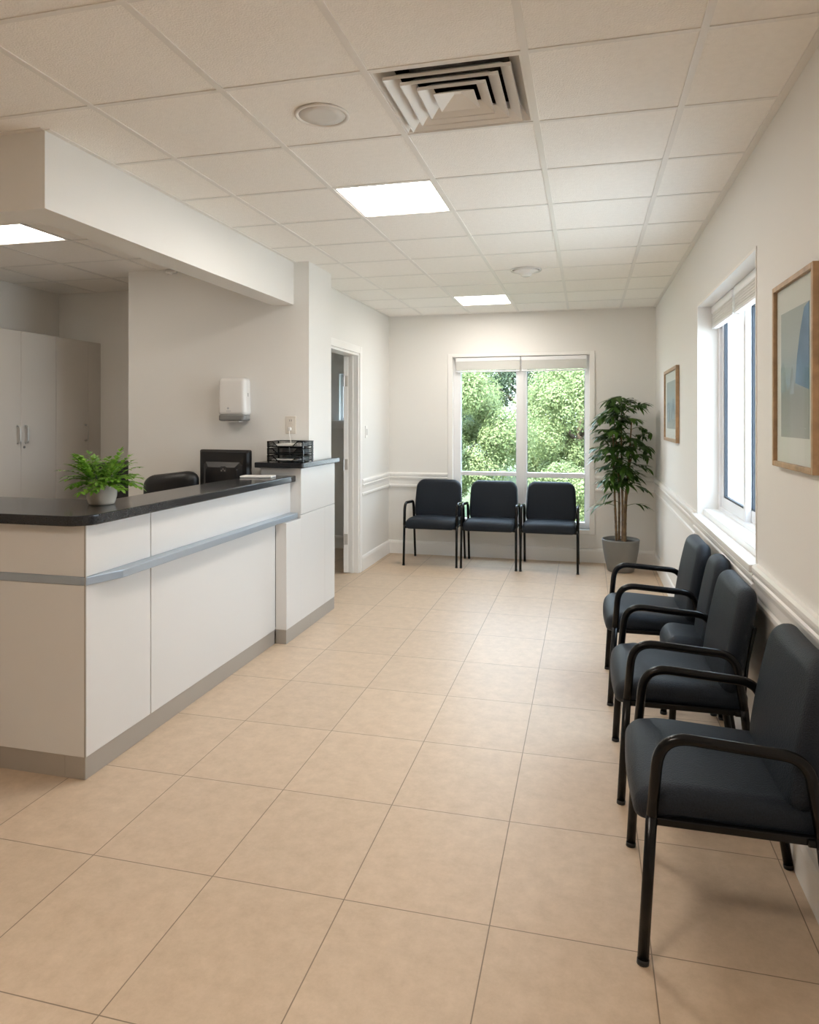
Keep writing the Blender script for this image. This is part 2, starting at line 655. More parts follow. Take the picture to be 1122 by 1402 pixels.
bm, bars = bmesh.new(), bmesh.new()
ceiling_region(bm, bars, BX1, XR, YF, YB, GX0, GDX, GY0, GDY, LAMP_CELLS | {VENT_CELL})
ceiling_region(bm, bars, XL, BX1, PIER_Y2 - 0.06, YB, GX0, GDX, GY0, GDY, set())
ceiling_region(bm, bars, XO, BX1, YF, BY0, GX0, GDX, GY0, GDY, set())
struct(link_bm('ceiling', bm, CEIL))
for a in ((XR - 0.028, XR, YF, YB), (-2.08, XR, YB - 0.022, YB), (BX1, BX1 + 0.022, BY0, PIER_Y), (XL, XL + 0.022, PIER_Y2, YB), (XO, BX1, BY0 - 0.022, BY0)):
    box(bars, *a, ZC - 0.004, ZC + 0.002)
struct(link_bm('trim_1', bars, TBAR))
bm, bars = bmesh.new(), bmesh.new()
RECEPTION_LAMP = {(-1, -1)}
ceiling_region(bm, bars, XO, BX0, BY0 + 0.16, 5.255, GR['x0'], GR['dx'], GR['y0'], GR['dy'], RECEPTION_LAMP)
struct(link_bm('ceiling_reception', bm, CEIL))
struct(link_bm('trim_2', bars, TBAR))

# chair rail and baseboard
RAIL = [(0, 0.715), (0.013, 0.715), (0.018, 0.720), (0.018, 0.738), (0.010, 0.746), (0.011, 0.785), (0.018, 0.808), (0.024, 0.814), (0.024, 0.824), (0.017, 0.829), (0.022, 0.838), (0.0245, 0.848), (0.0245, 0.860), (0.018, 0.871), (0, 0.872)]
BASE = [(0, 0), (0.016, 0), (0.016, 0.115), (0.010, 0.135), (0.0, 0.142)]
for nm, pr in (('trim_', RAIL), ('baseboard_', BASE)):
    bm = bmesh.new()
    if nm == 'trim_':
        profile_run(bm, pr, (XR, YF, 0), (XR, RW_Y0 - 0.02, 0), (-1, 0, 0))
        profile_run(bm, pr, (XR, RW_Y1 + 0.04, 0), (XR, YB, 0), (-1, 0, 0))
        profile_run(bm, [(o, z - 0.035) for o, z in pr], (XR, RW_Y0 - 0.02, 0), (XR, RW_Y1 + 0.04, 0), (-1, 0, 0))
    else:
        profile_run(bm, pr, (XR, YF, 0), (XR, YB, 0), (-1, 0, 0))
    struct(link_bm(nm + 'right', bm, TRIM))
    bm = bmesh.new()
    if nm == 'trim_':
        profile_run(bm, pr, (XL, YB, 0), (BW_X0 - 0.055, YB, 0), (0, -1, 0))
        profile_run(bm, pr, (BW_X1 + 0.055, YB, 0), (XR, YB, 0), (0, -1, 0))
    else:
        profile_run(bm, pr, (XL, YB, 0), (XR, YB, 0), (0, -1, 0))
    struct(link_bm(nm + 'back', bm, TRIM))
    bm = bmesh.new()
    profile_run(bm, pr, (XL, D_Y1 + 0.07, 0), (XL, YB, 0), (1, 0, 0))
    struct(link_bm(nm + 'left', bm, TRIM))

# ------------------------------------------------------------------ doorway, door leaf and the little room behind it
dr = struct(boxes('door_1', [
    (XL, XL + 0.016, D_Y0 - 0.065, D_Y0, 0, D_Z + 0.065), (XL, XL + 0.016, D_Y1, D_Y1 + 0.065, 0, D_Z + 0.065),
    (XL, XL + 0.016, D_Y0, D_Y1, D_Z, D_Z + 0.065),
    (XL - 0.125, XL + 0.004, D_Y0, D_Y0 + 0.022, 0, D_Z), (XL - 0.125, XL + 0.004, D_Y1 - 0.022, D_Y1, 0, D_Z),
    (XL - 0.125, XL + 0.004, D_Y0 + 0.022, D_Y1 - 0.022, D_Z - 0.022, D_Z),
    (XL - 0.075, XL - 0.045, D_Y1 - 0.036, D_Y1 - 0.022, 0, D_Z - 0.02)], TRIM, bev=0.003))
bm = bmesh.new()
box(bm, -0.78, 0, 0, 0.042, 0.008, D_Z - 0.03)
leaf = link_bm('door_leaf', bm, TRIM, dr)
bevel(leaf, 0.002)
leaf.location = (XL - 0.128, D_Y1 - 0.062, 0)
leaf.rotation_euler = (0, 0, -math.radians(73))
for hz in (0.32, 1.02, 1.80):
    bm = bmesh.new()
    box(bm, -0.001, 0.003, 0.004, 0.038, -0.05, 0.05)
    tube(bm, [(0.006, 0.002, -0.05), (0.006, 0.002, 0.05)], 0.007, 8)
    link_bm('hinge', bm, STEEL, leaf, loc=(0, 0, hz))
SW_X0, SW_X1 = -2.690, -2.36
struct(boxes('wall_sideroom', [
    (-4.2, SW_X0, 7.42, 7.55, 0, ZT), (SW_X1, XL - 0.12, 7.42, 7.55, 0, ZT), (SW_X0, SW_X1, 7.42, 7.55, 0, 1.43), (SW_X0, SW_X1, 7.42, 7.55, 1.95, ZT), (-4.3, -4.2, 5.40, 7.55, 0, ZT), (-4.3, -3.0, 5.40, 5.45, 0, ZT)], WALL))
struct(boxes('ceiling_sideroom', [(-4.2, XL - 0.12, 5.45, 7.42, 2.45, 2.5)], CEIL))
bm = bmesh.new()
profile_run(bm, BASE, (-4.2, 7.42, 0), (XL - 0.12, 7.42, 0), (0, -1, 0))
struct(link_bm('baseboard_sideroom', bm, TRIM))
w3 = struct(boxes('window_3', [(SW_X0, SW_X0 + 0.03, 7.47, 7.53, 1.43, 1.95), (SW_X1 - 0.03, SW_X1, 7.47, 7.53, 1.43, 1.95), (SW_X0 + 0.03, SW_X1 - 0.03, 7.47, 7.53, 1.92, 1.95), (SW_X0 + 0.03, SW_X1 - 0.03, 7.47, 7.53, 1.43, 1.46)], WINFRAME))
boxes('pane', [(SW_X0 + 0.03, SW_X1 - 0.03, 7.498, 7.502, 1.46, 1.92)], GLASS, w3)
sh = thing('wall_shelf', 'pale wall shelf seen through the open doorway', 'shelf', (-3.0, 7.42, 1.375))
boxes('shelf_board', [(-0.7, 0.7, -0.18, 0, 0.025, 0.055)], TRIM, sh, bev=0.003)
boxes('shelf_cleat', [(-0.68, 0.68, -0.02, 0, -0.04, 0.025)], TRIM, sh, bev=0.003)

# ------------------------------------------------------------------ back window
wb = struct(boxes('window_1', [
    (BW_X0 - 0.0, BW_X0 + 0.075, YB + 0.05, YB + 0.13, BW_Z0, BW_Z1), (BW_X1 - 0.045, BW_X1, YB + 0.05, YB + 0.13, BW_Z0, BW_Z1),
    (BW_X0 + 0.075, BW_X1 - 0.045, YB + 0.05, YB + 0.13, BW_Z1 - 0.05, BW_Z1), (BW_X0 + 0.075, BW_X1 - 0.045, YB + 0.05, YB + 0.13, BW_Z0, BW_Z0 + 0.06)], WINFRAME, bev=0.003))
XM0, XM1 = -0.713, -0.605
boxes('mullion', [(XM0, XM1 - 0.028, YB + 0.045, YB + 0.13, BW_Z0 + 0.05, BW_Z1 - 0.04), (XM1 - 0.030, XM1, YB + 0.06, YB + 0.13, BW_Z0 + 0.05, BW_Z1 - 0.04)], WINFRAME, wb, bev=0.003)
boxes('transom', [(BW_X0 + 0.07, XM0, YB + 0.06, YB + 0.12, 0.848, 0.888)], WINFRAME, wb, bev=0.003)
boxes('transom', [(XM1, BW_X1 - 0.04, YB + 0.06, YB + 0.12, 0.838, 0.888)], WINFRAME, wb, bev=0.003)
for x0, x1 in ((BW_X0 + 0.072, XM0 + 0.002), (XM1 - 0.002, BW_X1 - 0.043)):
    boxes('pane', [(x0, x1, YB + 0.088, YB + 0.092, 0.87, BW_Z1 - 0.045)], GLASS, wb)
    boxes('pane', [(x0, x1, YB + 0.088, YB + 0.092, BW_Z0 + 0.05, 0.866)], GLASS, wb)
    boxes('gasket', [(x0, x0 + 0.008, YB + 0.08, YB + 0.087, BW_Z0 + 0.055, BW_Z1 - 0.05), (x1 - 0.008, x1, YB + 0.08, YB + 0.087, BW_Z0 + 0.055, BW_Z1 - 0.05)], mat('grey_gasket', (0.35, 0.38, 0.42), 0.5), wb)
struct(boxes('trim_3', [
    (BW_X0 - 0.052, BW_X0, YB - 0.014, YB + 0.002, BW_Z0 - 0.05, BW_Z1 + 0.035), (BW_X1, BW_X1 + 0.052, YB - 0.014, YB + 0.002, BW_Z0 - 0.05, BW_Z1 + 0.035),
    (BW_X0, BW_X1, YB - 0.014, YB + 0.002, BW_Z1, BW_Z1 + 0.035), (BW_X0, BW_X1, YB - 0.024, YB + 0.05, BW_Z0 - 0.045, BW_Z0)], TRIM, bev=0.003))

# ------------------------------------------------------------------ right window
WX0, WX1 = XR + 0.115, XR + 0.196
ww = struct(boxes('window_2', [
    (WX0, WX1, RW_Y0, RW_Y0 + 0.05, RW_Z0, RW_Z1), (WX0, WX1, RW_Y1 - 0.05, RW_Y1, RW_Z0, RW_Z1),
    (WX0, WX1, RW_Y0 + 0.05, RW_Y1 - 0.05, RW_Z1 - 0.05, RW_Z1), (WX0, WX1, RW_Y0 + 0.05, RW_Y1 - 0.05, RW_Z0, RW_Z0 + 0.055)], WINFRAME, bev=0.003))
YM = 3.93
for (a, b, dx) in ((YM - 0.03, RW_Y1 - 0.05, 0.0), (RW_Y0 + 0.05, YM + 0.03, 0.028)):
    x0, x1 = WX0 + 0.012 + dx, WX0 + 0.040 + dx
    z0, z1 = RW_Z0 + 0.055, RW_Z1 - 0.05
    s = boxes('sash', [(x0, x1, a, a + 0.05, z0, z1), (x0, x1, b - 0.05, b, z0, z1), (x0, x1, a + 0.05, b - 0.05, z0, z0 + 0.06), (x0, x1, a + 0.05, b - 0.05, z1 - 0.06, z1)], WINFRAME, ww, bev=0.003)
    boxes('gasket', [(x0 + 0.004, x1 - 0.004, a + 0.05, a + 0.062, z0 + 0.06, z1 - 0.06), (x0 + 0.004, x1 - 0.004, b - 0.062, b - 0.05, z0 + 0.06, z1 - 0.06),
                     (x0 + 0.004, x1 - 0.004, a + 0.05, b - 0.05, z0 + 0.06, z0 + 0.07), (x0 + 0.004, x1 - 0.004, a + 0.05, b - 0.05, z1 - 0.07, z1 - 0.06)], GASKET, s)
    boxes('pane', [(x0 + 0.012, x0 + 0.016, a + 0.055, b - 0.055, z0 + 0.065, z1 - 0.065)], GLASS, s)
struct(boxes('trim_4', [(XR - 0.034, XR + 0.03, RW_Y0 - 0.018, RW_Y1 + 0.038, RW_Z0 - 0.028, RW_Z0 + 0.003),
                        (XR + 0.03, WX0 + 0.002, RW_Y0, RW_Y1, RW_Z0 - 0.01, RW_Z0 + 0.035)], TRIM, bev=0.004))
struct(boxes('trim_5', [(XR - 0.004, WX0, RW_Y1 - 0.012, RW_Y1, RW_Z0, RW_Z1), (XR - 0.004, WX0, RW_Y0, RW_Y0 + 0.012, RW_Z0, RW_Z1), (XR - 0.004, WX0, RW_Y0 + 0.012, RW_Y1 - 0.012, RW_Z1 - 0.012, RW_Z1)], TRIM))


def blind(name, label, loc, rotz, w, h):
    t = thing(name, label, 'window blind', loc, rotz, 'raised window blinds')
    boxes('headrail', [(-w / 2, w / 2, -0.042, 0.0, -0.042, 0)], WINFRAME, t, bev=0.004)
    bm = bmesh.new()
    k = int((h - 0.058) / 0.007)
    for i in range(k):
        z = -0.043 - i * 0.007
        box(bm, -w / 2 + 0.006, w / 2 - 0.006, -0.038 + 0.002 * (i % 2), -0.004, z - 0.0058, z)
    link_bm('slat_stack', bm, BLIND, t)
    boxes('bottom_rail', [(-w / 2 + 0.004, w / 2 - 0.004, -0.040, -0.003, -h, -h + 0.015)], WINFRAME, t, bev=0.004)
    return t


blind('window_blind', 'raised white blind over the left pane of the back window', ((BW_X0 + 0.03 + XM0 + 0.045) / 2, YB + 0.045, BW_Z1 - 0.003), 0, 0.68, 0.155)
blind('window_blind', 'raised white blind over the right pane of the back window', ((XM1 - 0.055 + BW_X1 - 0.02) / 2, YB + 0.045, BW_Z1 - 0.003), 0, 0.66, 0.155)
blind('window_blind', 'raised blind over the farther pane of the right-hand window', (WX0 - 0.002, (YM + RW_Y1) / 2, RW_Z1 - 0.014), -PI / 2, 0.62, 0.135)
blind('window_blind', 'raised blind over the nearer pane of the right-hand window', (WX0 - 0.002, (YM + RW_Y0) / 2, RW_Z1 - 0.014), -PI / 2, 0.82, 0.135)

# ------------------------------------------------------------------ reception counter
DX, DY = -1.945, 2.40                     # outer corner of the cladding
C_END = 4.40
desk = thing('reception_counter', 'white panelled L-shaped reception counter with grey plinth and metal rail', 'counter', (DX, DY, 0))


def dbox(name, lst, m, bev=0.002):
    return boxes(name, [(a - DX, b - DX, c - DY, d - DY, e, f) for a, b, c, d, e, f in lst], m, desk, bev=bev)


YJ = 2.834
LX = -3.30
dbox('plinth', [(DX - 0.10, DX - 0.004, DY + 0.004, 4.163, 0.0, 0.092), (LX, DX - 0.10, DY + 0.004, DY + 0.10, 0.0, 0.092)], KICK)
dbox('carcass', [(DX - 0.19, DX - 0.022, DY + 0.022, C_END, 0.092, 1.023), (LX, DX - 0.19, DY + 0.022, DY + 0.19, 0.092, 1.023),
                 (DX - 0.26, DX - 0.19, DY + 0.19, C_END, 0.985, 1.023), (LX, DX - 0.26, DY + 0.19, DY + 0.40, 0.985, 1.023)], GROOVE, 0)
dbox('lower_panel', [(DX - 0.021, DX, DY + 0.001, YJ - 0.003, 0.092, 0.78)], LAM)
dbox('lower_panel', [(DX - 0.021, DX, YJ + 0.003, 4.163, 0.092, 0.78)], LAM)
dbox('upper_panel', [(DX - 0.021, DX, DY + 0.001, YJ - 0.003, 0.815, 1.023)], LAM)
dbox('upper_panel', [(DX - 0.021, DX, YJ + 0.003, C_END, 0.815, 1.023)], LAM)
dbox('end_panel', [(LX, DX - 0.005, DY, DY + 0.021, 0.092, 0.78)], LAM)
dbox('end_panel', [(LX, DX - 0.005, DY, DY + 0.021, 0.815, 1.023)], LAM)
dbox('corner_strip', [(DX - 0.005, DX + 0.001, DY - 0.001, DY + 0.004, 0.092, 1.023)], KICK, 0)
bm = bmesh.new()
ro = 0.055
poly = [(LX, DY - 0.004), (DX - 0.02, DY - 0.004), (DX + 0.004, DY + 0.0), (DX + ro, DY + 0.16), (DX + ro, C_END), (DX - 0.021, C_END), (DX - 0.021, DY + 0.021), (LX, DY + 0.021)]
prism(bm, [(x - DX, y - DY) for x, y in poly], 0.781, 0.815)
bevel(link_bm('bumper_rail', bm, ALU, desk), 0.003)


def arc(cx, cy, r, a0, a1, n=8):
    return [(cx + r * math.cos(a0 + (a1 - a0) * k / n), cy + r * math.sin(a0 + (a1 - a0) * k / n)) for k in range(n + 1)]


TX1, TY0 = -1.905, 2.345
bm = bmesh.new()
poly = [(LX, TY0)] + arc(TX1 - 0.10, TY0 + 0.10, 0.10, -PI / 2, 0) + [(TX1, C_END), (-2.20, C_END), (-2.20, 2.86), (LX, 2.86)]
prism(bm, poly, 1.0235, 1.065)
o = link_bm('countertop', bm, GRANITE)
bevel(o, 0.006, 3)
tag(o, 'long dark granite countertop bending round the white reception counter', 'countertop')

# raised end cabinet at the far end of the counter
TXF = -1.868
tw = thing('end_cabinet', 'tall white end cabinet beyond the counter, with black top', 'cabinet', (TXF, 4.165, 0))


def tbox(name, lst, m, bev=0.002):
    return boxes(name, [(a - TXF, b - TXF, c - 4.165, d - 4.165, e, f) for a, b, c, d, e, f in lst], m, tw, bev=bev)


tbox('plinth', [(DX + 0.001, TXF - 0.003, 4.168, 4.575, 0, 0.092), (PIER_X + 0.003, TXF - 0.003, 4.575, 5.05, 0, 0.092)], KICK)
tbox('lower_panel', [(DX + 0.001, TXF, 4.165, 4.40, 0.092, 0.778), (PIER_X + 0.003, TXF, 4.40, 4.84, 0.092, 0.80)], LAM)
tbox('lower_panel', [(PIER_X + 0.003, TXF, 4.843, 5.05, 0.092, 0.80)], LAM)
tbox('upper_panel', [(PIER_X + 0.003, TXF, 4.403, 5.05, 0.803, 1.115)], LAM)
tbox('body', [(-2.165, PIER_X + 0.003, 4.403, 4.575, 0.0, 1.115)], LAM)
bm = bmesh.new()
prism(bm, [(-2.195, 4.365), (TXF + 0.018, 4.365), (TXF + 0.028, 4.375), (TXF + 0.028, 5.085), (PIER_X + 0.002, 5.085), (PIER_X + 0.002, 4.576), (-2.195, 4.576)], 1.1155, 1.152)
o = link_bm('cabinet_top', bm, GRANITE)
bevel(o, 0.005, 3)
tag(o, 'short raised black top carrying the stacked trays', 'countertop')

# desk behind the counter (only glimpsed)
dk = thing('work_desk', 'low white work desk under the monitor behind the counter', 'desk', (-2.37, 4.0, 0))
boxes('desktop', [(-0.16, 0.16, -0.55, 0.55, 0.715, 0.745)], LAM, dk, bev=0.003)
for sy in (-1, 1):
    boxes('desk_side', [(-0.155, 0.155, sy * 0.53 - 0.012, sy * 0.53 + 0.012, 0, 0.715)], LAM, dk, bev=0.002)

# ------------------------------------------------------------------ computer monitor
mo = thing('computer_monitor', 'black computer monitor seen from behind, standing behind the countertop', 'monitor', (-2.455, 4.43, 0.745), math.radians(-4))


def shell(pt):
    return pt


bm = bmesh.new()
# front bezel slab and a tapering back, in local coordinates: back faces -Y
w2, zl, zh = 0.200, 0.13, 0.487


def ring(bm, x, z0, z1, y, cut=0.02):
    return [bm.verts.new(p) for p in ((-x + cut, y, z0), (x - cut, y, z0), (x, y, z0 + cut), (x, y, z1 - cut), (x - cut, y, z1), (-x + cut, y, z1), (-x, y, z1 - cut), (-x, y, z0 + cut))]


rs = [ring(bm, w2, zl, zh, 0.03, 0.008), ring(bm, w2, zl, zh, 0.0, 0.008), ring(bm, w2 - 0.014, zl + 0.014, zh - 0.014, -0.016, 0.012),
      ring(bm, w2 - 0.045, zl + 0.03, zh - 0.085, -0.022, 0.02), ring(bm, w2 - 0.075, zl + 0.045, zh - 0.12, -0.045, 0.02)]
for a, b in zip(rs, rs[1:]):
    for k in range(8):
        bm.faces.new((a[k], a[(k + 1) % 8], b[(k + 1) % 8], b[k]))
bm.faces.new(rs[0])
bm.faces.new(list(reversed(rs[-1])))
o = link_bm('housing', bm, BLACKP, mo)
bevel(o, 0.003)
boxes('screen', [(-w2 + 0.012, w2 - 0.012, 0.0305, 0.032, zl + 0.014, zh - 0.012)], DARKP, mo)
boxes('stand_neck', [(-0.03, 0.03, -0.04, -0.005, 0.012, 0.22)], BLACKP, mo, bev=0.006)
bm = bmesh.new()
lathe(bm, [(0.09, 0.0), (0.092, 0.008), (0.08, 0.014), (0.03, 0.018)], 28, 0, -0.02)
link_bm('stand_base', bm, BLACKP, mo, smooth=True)
lb = boxes('maker_label', [(-0.002, 0.042, -0.0475, -0.0455, 0.335, 0.375)], DARKP, mo)
bm = bmesh.new()
for q in range(3):
    box(bm, 0.002 + q * 0.013, 0.010 + q * 0.013, -0.0485, -0.0474, 0.340 + 0.010 * (q % 2), 0.350 + 0.010 * (q % 2))
link_bm('label_print', bm, GREYP, lb)

# ------------------------------------------------------------------ paper pad behind the monitor end
o = boxes('paper_pad', [(-0.105, 0.105, -0.055, 0.055, 0, 0.012)], PAPER, None, bev=0.004)
o.location = (-2.085, 4.20, 1.0655)
o.rotation_euler = (0, 0, math.radians(8))
tag(o, 'white paper pad lying on the countertop beside the monitor', 'paper')

# ------------------------------------------------------------------ office chair behind the counter
oc = thing('office_chair', 'black office chair behind the counter, only its back top showing', 'office chair', (-2.77, 4.13, 0), math.radians(5))
bm = bmesh.new()
rbox(bm, 0.40, 0.11, 0.50, (0.09, 0.05, 0.07), lambda p: (p.x, p.y + 0.25 * p.x * p.x, p.z + 0.06 * p.x / 0.5))
link_bm('backrest', bm, mat('black_leather', (0.010, 0.010, 0.011), 0.38, bump=0.2, bscale=60), oc, True, (0, 0.15, 0.825))
bm = bmesh.new()
rbox(bm, 0.40, 0.38, 0.09, (0.08, 0.08, 0.04))
link_bm('seat', bm, MATS['black_leather'], oc, True, (0, -0.06, 0.46))
bm = bmesh.new()
tube(bm, [(0, 0, 0.08), (0, 0, 0.42)], 0.028, 12)
tube(bm, fillet([(0, 0.1, 0.41), (0, 0.155, 0.43), (0, 0.155, 0.70)], 0.03), 0.022, 10)
link_bm('column', bm, BLACKM, oc, True)
bm = bmesh.new()
for k in range(5):
    a = 2 * PI * k / 5 + 0.3
    tube(bm, [(0.02 * math.cos(a), 0.02 * math.sin(a), 0.10), (0.17 * math.cos(a), 0.17 * math.sin(a), 0.065)], [0.022, 0.015], 8, up=(0, 0, 1))
link_bm('star_base', bm, BLACKP, oc, True)
for k in range(5):
    a = 2 * PI * k / 5 + 0.3
    bm = bmesh.new()
    bmesh.ops.create_cone(bm, cap_ends=True, segments=14, radius1=0.026, radius2=0.026, depth=0.04, matrix=Matrix.Rotation(PI / 2, 4, 'X'))
    link_bm('caster', bm, BLACKP, oc, True, (0.17 * math.cos(a), 0.17 * math.sin(a), 0.0275))

# ------------------------------------------------------------------ letter trays with paper
TRX, TRY = -1.975, 4.47
for i, lab in enumerate(('bottom black mesh letter tray of the stack on the raised top', 'middle black mesh letter tray between the other two',
                         'topmost black mesh letter tray holding a sheet of paper')):
    t = thing('letter_tray', lab, 'letter tray', (TRX, TRY, 1.1525 + 0.048 * i), 0, 'stacked letter trays')
    hw, hd = 0.128, 0.095
    bm = bmesh.new()
    # wire mesh floor and sides
    box(bm, -hw, hw, -hd, hd, 0.010, 0.012)
    k = 24
    for s in (-1, 1):
        for q in range(k + 1):
            y = -hd + 2 * hd * q / k
            box(bm, s * hw - 0.0007, s * hw + 0.0007, y - 0.0011, y + 0.0011, 0.010, 0.044)
        for z in (0.018, 0.026, 0.034):
            box(bm, s * hw - 0.0007, s * hw + 0.0007, -hd, hd, z - 0.001, z + 0.001)
    for q in range(k + 1):
        x = -hw + 2 * hw * q / k
        box(bm, x - 0.0011, x + 0.0011, hd - 0.0007, hd + 0.0007, 0.010, 0.044)
        top = 0.044 if abs(x) > 0.088 else (0.012 if abs(x) < 0.06 else 0.012 + (abs(x) - 0.06) / 0.028 * 0.032)
        box(bm, x - 0.0018, x + 0.0018, -hd - 0.0007, -hd + 0.0007, 0.010, top)
    link_bm('mesh_basket', bm, BLACKM, t)
    bm = bmesh.new()
    c = [(-0.055, -hd, 0.013), (-0.09, -hd, 0.045), (-hw, -hd, 0.045), (-hw, hd, 0.045), (hw, hd, 0.045), (hw, -hd, 0.045), (0.09, -hd, 0.045), (0.055, -hd, 0.013), (-0.055, -hd, 0.013)]
    tube(bm, c, 0.0035, 8, up=(0, 0.3, 1))
    tube(bm, [(-hw, -hd, 0.011), (hw, -hd, 0.011), (hw, hd, 0.011), (-hw, hd, 0.011), (-hw, -hd, 0.011)], 0.003, 8, up=(0, 0, 1))
    link_bm('rim_wire', bm, BLACKM, t, True)
    for sx in (-1, 1):
        for sy in (-1, 1):
            boxes('stacking_foot', [(sx * (hw - 0.002) - 0.004, sx * (hw - 0.002) + 0.004, sy * (hd - 0.012) - 0.008, sy * (hd - 0.012) + 0.008, 0.0, 0.046)], BLACKP, t)
for (i, lab, n, dx) in ((2, 'white papers lying in the topmost letter tray', 6, 0.0), (0, 'thin white papers lying in the bottom letter tray', 4, -0.012)):
    bm = bmesh.new()
    for q in range(n):
        box(bm, -0.088 + 0.001 * q, 0.088 - 0.001 * (q % 2), -0.085, 0.08, 0.0028 * q, 0.0028 * q + 0.0022)
    o = link_bm('paper_stack', bm, PAPER)
    o.location = (TRX + dx, TRY, 1.1525 + 0.048 * i + 0.0125)
    tag(o, lab, 'paper')

# ------------------------------------------------------------------ wall outlet with plug and cord
ot = thing('wall_outlet', 'cream wall outlet plate above the letter trays', 'outlet', (-2.02, PIER_Y, 1.405))
boxes('cover_plate', [(-0.040, 0.040, -0.007, 0, -0.062, 0.062)], mat('cream_plastic', (0.72, 0.67, 0.60), 0.4), ot, bev=0.003)
for z in (-0.028, 0.028):
    s = boxes('socket', [(-0.017, 0.017, -0.0085, -0.0065, z - 0.02, z + 0.02)], MATS['cream_plastic'], ot, bev=0.002)
    boxes('slot', [(-0.008, -0.005, -0.0092, -0.008, z - 0.004, z + 0.010), (0.005, 0.008, -0.0092, -0.008, z - 0.004, z + 0.010)], DARKP, s)
pl = thing('power_cord', 'white plug and cord hanging from the wall outlet', 'cord', (-2.02, PIER_Y - 0.0095, 1.377))
bm = bmesh.new()
rbox(bm, 0.022, 0.024, 0.026, 0.006, None, 3, 2)
link_bm('plug', bm, WHITEP, pl, True, (0, -0.0125, 0))
bm = bmesh.new()
cp = [(0.0, -0.02, -0.012), (0.002, -0.022, -0.05), (0.012, -0.02, -0.09), (-0.004, -0.013, -0.13), (0.0, -0.010, -0.20)]
tube(bm, fillet(cp, 0.03), 0.0032, 8)
link_bm('cord', bm, WHITEP, pl, True)

# ------------------------------------------------------------------ paper towel dispenser
td = thing('towel_dispenser', 'white paper towel dispenser with grey base on the reception wall', 'towel dispenser', (-2.43, PIER_Y, 1.43))
bm = bmesh.new()
rbox(bm, 0.215, 0.11, 0.27, (0.03, 0.035, 0.03), lambda p: (p.x * (1 - 0.03 * (p.z / 0.135)), min(p.y, 0.05) + 0.02 * (p.z < 0) * (-p.z) * (p.y < 0), p.z))
link_bm('cover', bm, WHITEP, td, True, (0, -0.051, 0.175))
bm = bmesh.new()
rbox(bm, 0.212, 0.105, 0.05, (0.03, 0.03, 0.012))
link_bm('base_tray', bm, GREYP, td, True, (0, -0.053, 0.026))
bm = bmesh.new()
box(bm, -0.055, 0.055, -0.09, -0.03, -0.006, 0.003)
link_bm('paper_towel', bm, PAPER, td)
boxes('level_window', [(0.1045, 0.1075, -0.062, -0.05, 0.12, 0.20)], GREYP, td, bev=0.001)
bm = bmesh.new()
bmesh.ops.create_circle(bm, cap_ends=True, radius=0.008, segments=20, matrix=Matrix.Translation((-0.02, -0.1095, 0.092)) @ Matrix.Rotation(PI / 2, 4, 'X'))
for x in (-0.033, -0.024, -0.015, -0.006):
    box(bm, x, x + 0.007, -0.1098, -0.109, 0.070, 0.075)
link_bm('emblem', bm, mat('pale_grey_print', (0.45, 0.46, 0.48), 0.4), td)

# ------------------------------------------------------------------ storage cabinets in the recess
CX = -4.10


def handle(parent, y, z=1.33):
    bm = bmesh.new()
    tube(bm, fillet([(CX, y, z - 0.065), (CX + 0.028, y, z - 0.06), (CX + 0.028, y, z + 0.06), (CX, y, z + 0.065)], 0.02), 0.006, 8, up=(0, 1, 0))
    link_bm('handle', bm, STEEL, parent, True)


c1 = thing('storage_cabinet', 'tall pale cabinet with a keyhole under its paired handles', 'cabinet', (0, 0, 0), 0, 'tall pale storage cabinets')
boxes('carcass', [(XO + 0.002, CX - 0.019, 4.004, 4.722, 0.0, 2.105)], CAB, c1)
d = boxes('door', [(CX - 0.018, CX, 4.005, 4.3645, 0.06, 2.102)], CAB, c1, bev=0.002)
handle(d, 4.33)
d = boxes('door', [(CX - 0.018, CX, 4.3675, 4.7205, 0.06, 2.102)], CAB, c1, bev=0.002)
handle(d, 4.405)
bm = bmesh.new()
bmesh.ops.create_cone(bm, cap_ends=True, segments=16, radius1=0.010, radius2=0.008, depth=0.006, matrix=Matrix.Translation((CX + 0.003, 4.395, 1.235)) @ Matrix.Rotation(PI / 2, 4, 'Y'))
link_bm('lock', bm, GREYP, d)
c2 = thing('storage_cabinet', 'tall pale single-door cabinet at the recess corner, behind the fern', 'cabinet', (0, 0, 0), 0, 'tall pale storage cabinets')
boxes('carcass', [(XO + 0.002, CX - 0.019, 4.7245, 5.252, 0.0, 2.105)], CAB, c2)
d = boxes('door', [(CX - 0.018, CX, 4.7255, 5.0925, 0.06, 2.102)], CAB, c2, bev=0.002)
handle(d, 5.055)
boxes('filler_strip', [(CX - 0.018, CX - 0.002, 5.0955, 5.252, 0.06, 2.102)], CAB, c2, bev=0.001)

fc = thing('file_cabinet', 'dark file cabinet partly hidden behind the fern and wall edge', 'file cabinet', (-3.62, 4.98, 0))
boxes('case', [(-0.20, 0.20, -0.24, 0.25, 0, 1.09)], FILEM, fc, bev=0.004)
for k in range(3):
    z = 0.05 + 0.34 * k
    d = boxes('drawer', [(-0.19, 0.19, -0.258, -0.241, z, z + 0.325)], FILEM, fc, bev=0.003)
    boxes('pull', [(-0.05, 0.05, -0.275, -0.258, z + 0.24, z + 0.255)], STEEL, d, bev=0.002)

# ------------------------------------------------------------------ leaves


